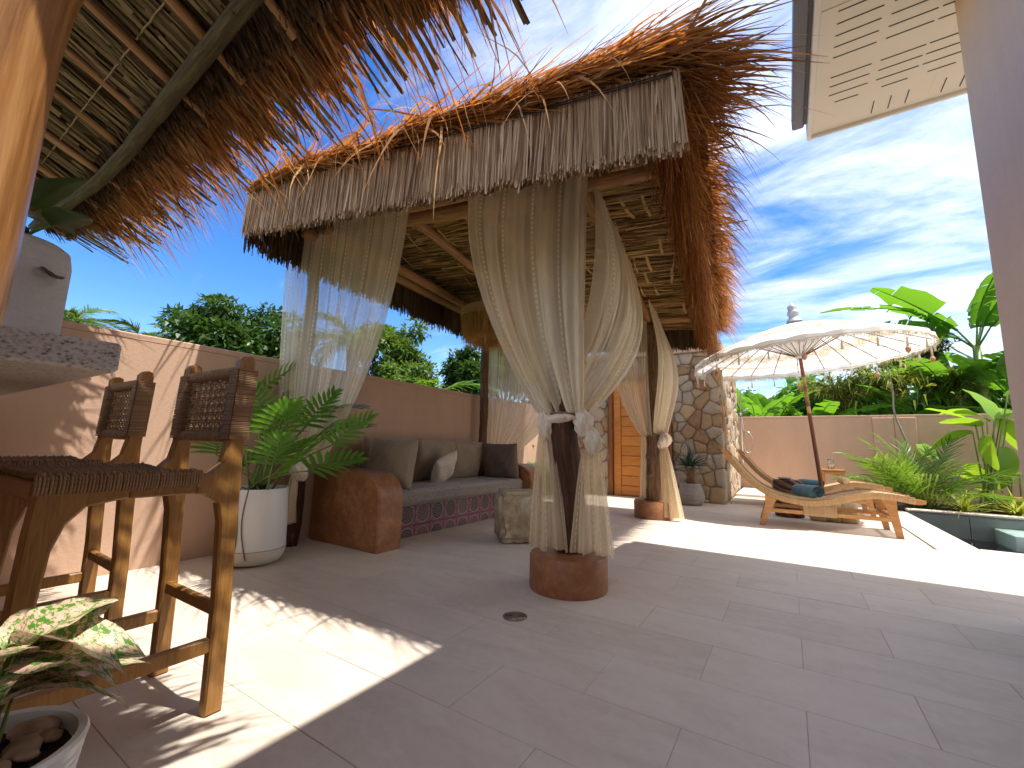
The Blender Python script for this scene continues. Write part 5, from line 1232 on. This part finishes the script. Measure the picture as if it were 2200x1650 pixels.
m.grid(canopy, nth+1, nr_); can = m.build('canopy', MT['canopy'], um)
m = MB()
def skirt(u, v):
    th = u*2*PI; sc_ = .5+.5*np.cos(th*NR); return ul(UR*(1+.004*v+.012*v*np.sin(th*NR*2))*(1-.012*(1-np.abs(np.cos(th*NR/2)))), th, domez(1.0)-.016*(1-np.abs(np.cos(th*NR/2)))-v*(.055+.03*sc_))
m.grid(skirt, nth+1, 5); 
sk = m.build('skirt', MT['canopy'], can)
frn = MB(); N = 2200; th = R_.random(N)*2*PI; rt = ul(np.full(N, UR*1.006), th, np.full(N, domez(1.0)-.07))
frn.blades(rt, np.tile([0, 0, -1.], (N, 1))+R_.normal(size=(N, 3))*.06, .03+.03*R_.random(N), .005, 0, 1); frn.build('fringe', plain('cream_fringe', (.66, .58, .42), .9), sk, kind='stuff')
ribm = plain('brown_rib', (.22, .12, .06), .6)
for k in range(NR):
    th = np.full(10, k/NR*2*PI); r = np.linspace(.05, UR*.995, 10); m = MB(); m.tube(ul(r, th, domez(r/UR)-.016), .006, 5); m.build('rib', ribm, um)
    r = np.linspace(.06, UR*.47, 6); m = MB(); m.tube(ul(r, th[:6], -.02+(domez(.47)-.02+.02)*((r-.06)/(UR*.47-.06))), .005, 5); m.build('strut', ribm, um)
m = MB(); m.lathe([(.28, .175), (.10, .03), (.055, -.01), (.05, -.06)], (0, 0, 0), 24); V_ = m.V[0]; m.V[0] = UP+np.outer(V_[:, 0], ux)+np.outer(V_[:, 1], uy)+np.outer(V_[:, 2], ax); m.build('inner_cone', MT['canopy'], um)
polem = NT('lacquered_pole'); _v = polem.co('UV', (1, 1, 1)); _s = polem.N('ShaderNodeSeparateXYZ'); polem.L(_v, _s.inputs[0])
_c = polem.ramp(polem.math('MULTIPLY', _s.outputs[1], 1/2.2), [(0, (.10, .030, .014)), (.62, (.17, .055, .022)), (.63, (.55, .36, .10)), (.66, (.55, .36, .10)), (.67, (.17, .055, .022)), (.74, (.42, .24, .08)), (.78, (.17, .055, .022)), (.84, (.55, .36, .10)), (.86, (.17, .055, .022)), (1, (.22, .085, .035))])
m = MB(); t_ = np.linspace(0, 1, 24); m.tube(UB+(UP-UB)*t_[:, None], .026-.004*t_, 14); m.build('pole', polem.done(polem.pbr(_c, .35, None, .5)), um)
m = MB(); m.lathe([(0, 0), (.16, 0), (.18, .02), (.17, .05), (.05, .06), (.04, .16), (0, .16)], (UB[0], UB[1], .001), 28); m.build('foot', plain('concrete_foot', (.35, .32, .29), .8), um)
m = MB(); m.lathe([(.10, .48), (.085, .52), (.06, .54), (.055, .575), (.075, .60), (.07, .64), (.05, .655), (.062, .68), (.055, .715), (.03, .74), (.012, .76), (0, .775)], (0, 0, 0), 18, jit=.05); V_ = m.V[0]; m.V[0] = UP+np.outer(V_[:, 0], ux)+np.outer(V_[:, 1], uy)+np.outer(V_[:, 2], ax); m.build('finial', plain('silver_carved_finial', (.42, .42, .43), .45, .25, 30, .4), um)
tasm = plain('cream_tassel', (.66, .58, .46), .9); rosem = plain('rose_shell', (.52, .26, .16), .6)
for k in range(0, NR, 1):
    th = k/NR*2*PI; p = ul(np.array([UR*.985]), np.array([th]), np.array([domez(1.0)-.02]))[0]
    m = MB(); m.tube([p, p-[0, 0, .11]], .0025, 4); m.tube([p-[0, 0, .10], p-[0, 0, .115], p-[0, 0, .15], p-[0, 0, .20]], [.003, .009, .010, .013], 7); m.build('tassel', tasm, um)
    if k % 3 == 0: m = MB(); m.lathe([(0, -.045), (.022, -.02), (.028, .01), (.014, .035), (0, .04)], p-[0, 0, .24], 8); m.build('shell_drop', rosem, um)
# ------------------------------------------------------------------ spiky plant in a grey pot
SC_ = (-1.30, 7.18); sp_ = thing('potted_yucca', 'blue-green spiky plant in a rough grey pot against the stone wall', 'potted plant', (*SC_, 0))
m = MB(); m.lathe([(0, 0), (.15, 0), (.185, .05), (.195, .13), (.18, .21), (.155, .28), (.157, .32), (.145, .325), (.13, .30), (0, .29)], (*SC_, .001), 36, jit=.012); m.build('pot', woody('wrinkled_grey_clay', [(.3, (.20, .17, .15)), (.7, (.40, .36, .32))], su=3, sv=26, rough=.9, bump=.9), sp_)
m = MB(); m.tube([(SC_[0], SC_[1], .28), (SC_[0]+.01, SC_[1], .42), (SC_[0], SC_[1], .56)], [.062, .055, .07], 14, .06); m.build('trunk', MT['bark'], sp_)
lf = MB(); strip_leaf(lf, .36, .024, 6, .10, .5, lambda q: (1-q**2.2)*(.7+.6*np.sin(np.clip(q*2, 0, 1)*PI)*.3), m=1); lme = lf.mesh('leaf')
for k in range(95):
    az = R_.random()*2*PI; el = math.asin(min(1, max(-.25, R_.normal()*.42+.45))); place('leaf', lme, LF['agave'], sp_, (R_.normal()*.015, R_.normal()*.015, .58), az, el, R_.normal()*.3, .8+.35*R_.random())
# ------------------------------------------------------------------ outdoor shower
SY = 9.55; sh = thing('outdoor_shower', 'chrome outdoor shower with hose on the hut side wall', 'shower', (HX1+.09, SY, .09)); X_ = HX1+.10
m = MB(); m.tube([(X_, SY, .6), (X_, SY, 1.98), (X_+.03, SY, 2.03), (X_+.16, SY, 2.04)], .014, 8); m.build('riser_pipe', MT['metal'], sh)
m = MB(); m.lathe([(.0, .02), (.03, .015), (.09, 0), (.09, -.012), (0, -.012)], (X_+.2, SY, 2.02), 20); m.build('shower_head', MT['metal'], sh)
m = MB(); m.box((X_, SY, 1.55), (.05, .18, .05), bev=.01); m.tube([(X_, SY-.12, 1.55), (X_, SY+.12, 1.55)], .02, 8); m.tube([(X_+.02, SY, 1.6), (X_+.14, SY, 1.66)], .018, 8); m.build('mixer', MT['metal'], sh)
a = np.linspace(-.5*PI, 1.5*PI, 30); m = MB(); m.tube(np.concatenate([[(X_+.01, SY, 1.5), (X_+.03, SY, 1.25)], np.stack([X_+.10+np.cos(a+PI)*.08, np.full(30, SY), 1.0+np.sin(a+PI)*.2], 1), [(X_+.01, SY, 1.2)]]), .009, 6); m.build('hose', MT['metal'], sh)
# ------------------------------------------------------------------ vegetation
def tree(label, px, py, D, rx, rz, mt, nleaf, lsz, seed, nm='leafy_tree', group='trees beyond the walls', clumps=34, flat=.8):
    rg = np.random.default_rng(seed); c = onD(px, py, D); base = np.array([c[0], c[1], -.25]); t = thing(nm, label, 'tree', base, 0, group)
    zlow = max(.6, c[2]-rz*.9)
    m = MB(); fork = np.array([c[0], c[1], zlow*.85]); m.tube([base, base+(fork-base)*.5+[.08, .05, 0], fork], [.14*rx/1.5, .11*rx/1.5, .09*rx/1.5], 9, .05)
    C = []
    for k in range(clumps):
        while True:
            q = rg.normal(size=3); q /= np.linalg.norm(q); q *= rg.random()**.33
            if q[2] > -.75: break
        C.append(c+q*[rx, rx, rz])
        if k % 3 == 0: e = C[-1]; mid = fork+(e-fork)*.5+rg.normal(size=3)*.1; m.tube([fork, mid, e], [.05*rx/1.5, .03*rx/1.5, .008], 6, .05)
    m.build('trunk', BK, t)
    C = np.array(C); per = nleaf//clumps; cr = MB(); 
    rad = (rx*.34)*(.7+.6*rg.random(clumps)); d = rg.normal(size=(clumps, per, 3)); d /= np.linalg.norm(d, axis=2)[..., None]
    pos = C[:, None]+d*(rad[:, None]*rg.random((clumps, per))**.45)[..., None]*np.array([1, 1, flat]); pos = pos.reshape(-1, 3); dd = d.reshape(-1, 3)+rg.normal(size=pos.shape)*.55; dd[:, 2] -= .25
    tone = np.repeat(rg.random(clumps)*.6, per)+rg.random(len(pos))*.4
    L_ = lsz*(.7+.6*rg.random(len(pos)))
    cr.blades(pos, dd, L_, L_*.55, .15, 2, tone=tone, tip=.15, facing=(0, 0, 1)); cr.build('crown', mt, t, smooth=False); return t
tree('dense round dark green tree rising above the left wall', 520, 735, 13, 1.75, 1.05, LF['tree'], 15000, .16, 1, clumps=46)
tree('light green tree seen through the left curtain', 850, 770, 12, 1.15, 1.1, LF['tree2'], 8000, .13, 2)
tree('small dark tree directly left of the far post', 1008, 800, 11, .62, .58, LF['tree'], 4500, .12, 3)
tree('bright bush tree low between the curtain and the palm', 870, 830, 9.5, .55, .55, LF['tree2'], 3600, .11, 5)
tree('leafy green tree behind the thin curtain right of the far post', 1085, 800, 13, 1.0, .9, LF['tree2'], 5200, .13, 8)
tree('leafy tree low behind the pendant lamp and curtains', 1180, 800, 15, 1.5, 1.3, LF['tree'], 5200, .16, 12)
def palm(label, px, py, D, mt, L=1.9, n=15, wind=.35, nm='coconut_palm', ll=.55, sd=0):
    rg = np.random.default_rng(sd); c = onD(px, py, D); t = thing(nm, label, 'palm', (c[0], c[1], -.25), 0, 'palms beyond the walls')
    m = MB(); z = np.linspace(-.25, c[2], 12); m.tube(np.stack([c[0]+.04*np.sin(z), np.full(12, c[1]), z], 1), np.linspace(.14, .09, 12), 10, .04); m.build('trunk', BK, t)
    ms = [frond(L, 34, ll, .035, .55+.2*k, 62, .25, 0, .016, .45, .12, wind*(.6+.5*k)).mesh('frond') for k in range(2)]
    for k in range(n):
        az = k/n*2*PI+rg.normal()*.15; place('frond', ms[k % 2], mt, t, (0, 0, c[2]+.22), az, .9-1.1*rg.random(), rg.normal()*.2, .8+.35*rg.random())
palm('wind-blown coconut palm beside the white counter pot', 165, 690, 14, LF['coco'], 1.5, 15, .5, sd=1)
palm('small coconut palm crown just over the left wall', 300, 722, 15, LF['coco'], 1.0, 11, .4, sd=2, ll=.4)
palm('tall coconut palm seen through the left curtain', 755, 735, 13, LF['coco'], 1.7, 15, .45, sd=3)
palm('fan of palm fronds behind the sofa wall left of the far post', 935, 855, 8.0, LF['areca'], .95, 12, .15, 'feather_palm', .30, 4)
def banana_leaf(L=1.5, W=.42, droop=.35, torn=5, sd=0, wave=.03):
    rg = np.random.default_rng(sd); mb = MB(); t = np.linspace(0, 1, 12)
    P = np.stack([0*t, L*t*(1-.12*droop*t), L*(-droop*t*t)], 1); mb.tube(P, .018*(1-.85*t), 6, tone=.95)
    prof = lambda q: np.clip(np.sin(np.clip(q*.96+.03, 0, 1)**.8*PI), .0, 1)**.5
    for s in (-1, 1):
        cuts = np.sort(np.concatenate([[.04, 1.0], .1+.85*rg.random(torn)]))
        for a, b_ in zip(cuts[:-1], cuts[1:]):
            if b_-a < .015: continue
            n = max(2, int((b_-a)*14)); q = np.linspace(a, b_-.006, n+1); fold = .25+rg.normal()*.16; adv = .10+rg.normal()*.02; V = []; U = []
            for c_ in np.linspace(0, 1, 4):
                w_ = W*.5*prof(q)*c_; y = np.interp(q, t, P[:, 1])+adv*w_*1.2; z = np.interp(q, t, P[:, 2])+w_*fold-.35*w_*c_+wave*W*np.sin(q*21+sd)*c_
                V.append(np.stack([s*w_, y, z+.004], 1)); U.append(np.stack([np.full(n+1, c_), q], 1))
            V = np.stack(V, 1).reshape(-1, 3); U = np.stack(U, 1).reshape(-1, 2); i, j = np.meshgrid(np.arange(n), np.arange(3), indexing='ij'); k = (i*4+j).ravel()
            mb.add(V, np.stack([k, k+1, k+5, k+4], 1), .3+.4*rg.random(), U)
    return mb.mesh('leaf')
BLV = [banana_leaf(1.5, .46, .25, 6, 1), banana_leaf(1.6, .44, .55, 10, 2), banana_leaf(1.3, .5, .15, 3, 3), banana_leaf(1.5, .42, .8, 14, 4)]
def banana(label, x, y, h, n, sd, sc=1.0, mt=None, nm='banana_plant', z0=-.2, group='banana plants behind the far wall', els=(1.15, 1.0)):
    rg = np.random.default_rng(sd); t = thing(nm, label, 'plant', (x, y, z0), 0, group)
    m = MB(); m.tube([(x, y, z0), (x+.03, y, z0+h*.5), (x, y, z0+h)], [.10*sc, .08*sc, .045*sc], 10, .03); m.build('stem', LF['stalk'], t)
    for k in range(n):
        az = k/n*2*PI+rg.normal()*.35; el = els[0]-els[1]*rg.random()*1.1; el = max(el, .8) if math.cos(az) < -.2 else el; d = np.array([-math.sin(az)*math.cos(el), math.cos(az)*math.cos(el), math.sin(el)]); p0 = np.array([x, y, z0+h]); p1 = p0+d*.28*sc+[0, 0, .05]
        petiole(t, 'stalk', p0-[0, 0, .1], p1, .016*sc, sag=.0); place('leaf', BLV[rg.integers(0, 4)], mt or LF['banana'], t, Vector(p1)-Vector((x, y, z0)), az, el, rg.normal()*.35, sc*(.75+.35*rg.random()))
FB = FY+1.75
far = [(1610, 'banana plant directly right of the stone hut corner', 1.35, 9, 1.0, 0), (1668, 'banana plant left of the parasol pole', 1.5, 9, .95, .5), (1745, 'banana plant right behind the parasol pole', 1.35, 9, .9, .2), (1840, 'low banana plant behind the middle of the far wall', 1.3, 9, .85, .9),
       (1935, 'banana plant behind the thin grey sapling', 1.5, 9, .9, .6), (2045, 'banana plant behind the right part of the far wall', 2.1, 9, 1.05, .5), (2118, 'tall banana plant with upright leaves beside the house wall', 3.3, 10, 1.35, .4), (2190, 'banana plant half hidden by the house wall', 2.0, 9, 1.1, .2)]
for k, (px, lb, h, n, sc, dy) in enumerate(far):
    q = onY(px, 900, FB+dy); banana(lb, q[0], q[1], h, n, 20+k, sc)
q = onX(628, 770, WX-.9); banana('banana plant peeking over the left wall beside the first curtain', q[0], q[1], 1.05, 6, 40, .62, LF['canna'], group='banana plants behind the left wall', els=(1.2, .6))
q = onX(1008, 850, WX-.8); banana('banana plant over the sofa wall left of the far post', q[0], q[1], .95, 6, 41, .55, LF['canna'], group='banana plants behind the left wall', els=(1.2, .7))
q = onX(745, 790, WX-1.2); banana('small banana plant over the wall seen through the left curtain', q[0], q[1], .95, 5, 42, .5, LF['canna'], group='banana plants behind the left wall')
# willow-like shrubs behind the far wall
def shrub(label, px, py, Y, rx, rz, mt, n, L_, w_, sd, nm='willow_shrub'):
    rg = np.random.default_rng(sd); c = onY(px, py, Y); t = thing(nm, label, 'shrub', (c[0], c[1], -.25), 0, 'shrubs behind the far wall'); st = MB(); cr = MB()
    for k in range(n):
        d = rg.normal(size=3); d[2] = abs(d[2])*.8; d /= np.linalg.norm(d); e = c+d*[rx, rx*.7, rz]*(.4+.6*rg.random()); b0 = np.array([c[0], c[1], c[2]-rz*.6]); mid = b0+(e-b0)*.5+[0, 0, .12]
        P = np.array([b0, mid, e, e+(e-mid)*.5-[0, 0, .10]]); st.tube(P, [.012, .008, .005, .002], 5)
        N = 26; tt = rg.random(N)*2.6+.3; p = np.stack([np.interp(tt, range(4), P[:, i]) for i in range(3)], 1); dd = (P[3]-P[1])/np.linalg.norm(P[3]-P[1])+rg.normal(size=(N, 3))*.6; cr.blades(p, dd, L_*(.6+.8*rg.random(N)), w_, .35, 3, tip=.1, facing=(0, 0, 1))
    st.tube([(c[0], c[1], -.25), (c[0], c[1], c[2]-rz*.5)], [.05, .02], 8); st.build('trunk', BK, t); cr.build('crown', mt, t, smooth=False)
shrub('olive willow-leaved shrub behind the wall under the parasol', 1800, 845, FB+.15, .75, .6, LF['olive'], 90, .20, .024, 51)
shrub('olive willow-leaved shrub behind the wall right of the parasol', 1915, 820, FB+.1, .7, .75, LF['olive'], 90, .20, .024, 52)
shrub('dark feathery shrub rising at the right tip of the parasol', 1985, 760, FB+.8, .5, .9, LF['tree'], 70, .20, .022, 53)
shrub('green willow-leaved shrub in front of the tall banana', 2060, 830, FB+.2, .5, .5, LF['tree2'], 60, .20, .022, 54)
# hedge of mixed foliage closing the view low behind the wall
hd = MB(); N = 7000; x = -1.0+R_.random(N)*9; y = FB+.5+R_.random(N)*1.6; z = R_.random(N)**.6*(2.35+.25*np.sin(x*2.1)+.2*np.sin(x*5.3)); hd.blades(np.stack([x, y, z], 1), R_.normal(size=(N, 3))+[0, -.6, .5], .28+.35*R_.random(N), .11, .5, 3, facing=(0, -.6, .6), tip=.2)
o = hd.build('undergrowth', LF['banana'], smooth=False, kind='stuff'); o['label'] = 'mixed green undergrowth closing the view behind the far wall'; o['category'] = 'foliage'
hd = MB(); N = 7000; y = 1+R_.random(N)*10; x = WX-1.9-R_.random(N)*1.5; z = R_.random(N)**.7*(1.25+.15*np.sin(y*2.1)); hd.blades(np.stack([x, y, z], 1), R_.normal(size=(N, 3))+[.6, 0, .1], .18+.2*R_.random(N), .07, .4, 2, facing=(0, 0, 1))
o = hd.build('undergrowth', LF['tree2'], smooth=False, kind='stuff'); o['label'] = 'mixed green undergrowth beyond the long left wall'; o['category'] = 'foliage'
# ------------------------------------------------------------------ planting bed on the right
def clump_palm(label, px, py, Y, n, L, sd, wide=.9, nm='areca_palm', group=None, mt=None):
    rg = np.random.default_rng(sd); c = onY(px, py, Y); t = thing(nm, label, 'plant', (c[0], Y, .01), 0, group); ms = [frond(L, 21, .30, .017, .22+.16*k, 66, .05, 0, .008, .30, .32, .03, .2) for k in range(3)]; ms = [q.mesh('frond') for q in ms]
    for k in range(n):
        az = rg.random()*2*PI; el = 1.42-wide*rg.random(); place('frond', ms[k % 3], mt or LF['areca'], t, (rg.normal()*.06, rg.normal()*.05, 0), az, el, rg.normal()*.5, .75+.4*rg.random())
    for k in range(9):
        a = rg.random()*6.28; m = MB(); p0 = np.array([c[0]+rg.normal()*.06, Y+rg.normal()*.05, 0.0]); m.tube([p0, p0+[.06*math.cos(a), .06*math.sin(a), .28], p0+[.16*math.cos(a), .16*math.sin(a), .55]], [.016, .013, .009], 7); m.build('cane', LF['spider'], t)
clump_palm('bushy areca palm with yellow-green canes by the pool corner', 1985, 1095, PY1+.55, 30, 1.05, 61, .75)
def strap(label, px, Y, n, L, sd, nm='strap_leaf_plant'):
    rg = np.random.default_rng(sd); c = onY(px, 1090, Y); t = thing(nm, label, 'plant', (c[0], Y, .02), 0, 'strap-leaved plants at the pool edge'); mb = MB(); strip_leaf(mb, L, .026, 10, .75, .4, lambda q: (1-q**2)*.8+.2*(1-q), m=1); me = mb.mesh('leaf'); mb = MB(); strip_leaf(mb, L*.9, .028, 10, .4, .4, lambda q: (1-q**2)*.8+.2*(1-q), m=1); me2 = mb.mesh('leaf')
    for k in range(n): place('leaf', (me, me2)[k % 2], LF['spider'], t, (rg.normal()*.02, rg.normal()*.02, 0), rg.random()*2*PI, .55+.75*rg.random(), rg.normal()*.2, .75+.45*rg.random())
strap('striped strap-leaved plant at the pool edge right of the areca palm', 2075, PY1+.33, 46, .52, 71)
strap('striped strap-leaved plant at the right picture edge', 2185, PY1+.36, 46, .52, 72)
BLU = []
for k in range(3):
    mb = MB(); strip_leaf(mb, .52, .24, 14, .18+.22*k, .22, lambda q: np.clip(np.sin(np.clip(q*.97+.02, 0, 1)**.85*PI), 0, 1)**.6, wave=.02, m=4); BLU.append(mb.mesh('leaf'))
def heliconia(label, px, Y, leaves, sd, mt, nm='heliconia'):
    rg = np.random.default_rng(sd); c = onY(px, 1085, Y); t = thing(nm, label, 'plant', (c[0], Y, .02), 0, 'broad-leaved plants in the bed')
    for k, (lx, ly, az, el, sc) in enumerate(leaves):
        q = onY(lx, ly, Y+rg.normal()*.08); p0 = np.array([c[0]+rg.normal()*.06, Y+rg.normal()*.05, .02]); petiole(t, 'stalk', p0, q, .013, sag=0); place('leaf', BLU[k % 3], mt, t, Vector(q)-Vector((c[0], Y, .02)), az, el, rg.normal()*.4, sc)
heliconia('tall lime green broad-leaved plant beside the house wall', 2125, 9.35, [(2095, 910, .9, .6, 1.25), (2090, 930, 1.4, -.2, 1.2), (2120, 905, .3, .75, 1.2), (2140, 900, -.5, .5, 1.15), (2135, 900, .1, 1.2, 1.3), (2155, 960, -2.8, -1.15, 1.1), (2150, 900, -.9, -.9, 1.1), (2120, 935, 2.6, -1.0, 1.0), (2165, 850, -.8, .9, 1.1), (2110, 915, 1.9, .25, 1.1), (2165, 900, -1.8, .4, 1.1)], 81, LF['canna'])
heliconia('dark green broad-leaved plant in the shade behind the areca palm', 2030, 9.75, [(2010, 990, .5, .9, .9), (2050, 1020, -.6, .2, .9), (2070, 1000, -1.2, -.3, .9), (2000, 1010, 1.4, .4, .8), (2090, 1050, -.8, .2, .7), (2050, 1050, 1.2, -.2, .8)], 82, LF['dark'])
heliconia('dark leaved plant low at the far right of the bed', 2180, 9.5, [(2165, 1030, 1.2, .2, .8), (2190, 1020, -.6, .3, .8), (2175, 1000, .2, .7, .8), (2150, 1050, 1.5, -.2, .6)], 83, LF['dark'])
c = onY(1960, 1080, 9.95); tr = thing('grey_sapling', 'thin leaning grey sapling trunk against the far pink wall', 'tree', (c[0], 9.95, 0)); e = onY(1915, 790, 9.98)
m = MB(); t_ = np.linspace(0, 1, 14); P = np.array([c[0], 9.95, 0])+(np.array([e[0], 9.98, e[2]])-[c[0], 9.95, 0])*t_[:, None]; P[:, 0] += .05*np.sin(t_*6)+.02*np.sin(t_*17); m.tube(P, .026-.016*t_, 8, .10); m.build('trunk', woody('grey_sapling_bark', [(.3, (.14, .12, .10)), (.7, (.36, .33, .29))], su=4, sv=8, rough=.9), tr)
cr = MB(); N = 170; cr.blades(np.array(P[-1])+R_.normal(size=(N, 3))*[.3, .12, .2], R_.normal(size=(N, 3))+[0, 0, -.3], .12+.1*R_.random(N), .03, .4, 3, facing=(0, 0, 1)); cr.build('crown', LF['olive'], tr, smooth=False)
# plants behind the far sofa arm
clump_palm('small feathery plant growing behind the far sofa arm', 1160, 985, 6.6, 16, .62, 91, 1.0, 'feathery_plant')
c = onY(1140, 1000, 6.2); lt = thing('low_green_plant', 'low bright green plant just behind the far sofa arm', 'plant', (c[0], 6.2, 0))
for k in range(14): place('leaf', pl[k % 3], LF['areca'], lt, (R_.normal()*.06, R_.normal()*.06, .35+.2*R_.random()), R_.random()*6.28, .5-.6*R_.random(), R_.normal()*.3, .6)
m = MB(); m.lathe([(0, 0), (.12, 0), (.16, .25), (.15, .3), (0, .28)], (c[0], 6.2, .001), 24); m.build('pot', MT['rust'], lt)
# fallen leaf clay pot in the bed
q = onY(2160, 1040, 9.2); m = MB(); m.lathe([(0, .0), (.09, 0), (.13, .2), (.145, .21), (.145, .25), (.13, .25), (.11, .1), (0, .06)], (0, 0, 0), 24); o = m.build('clay_pot', plain('terracotta', (.42, .13, .06), .8)); o.location = (q[0], 9.2, .03); tag(o, 'small terracotta clay pot half hidden in the planting bed', 'pot')
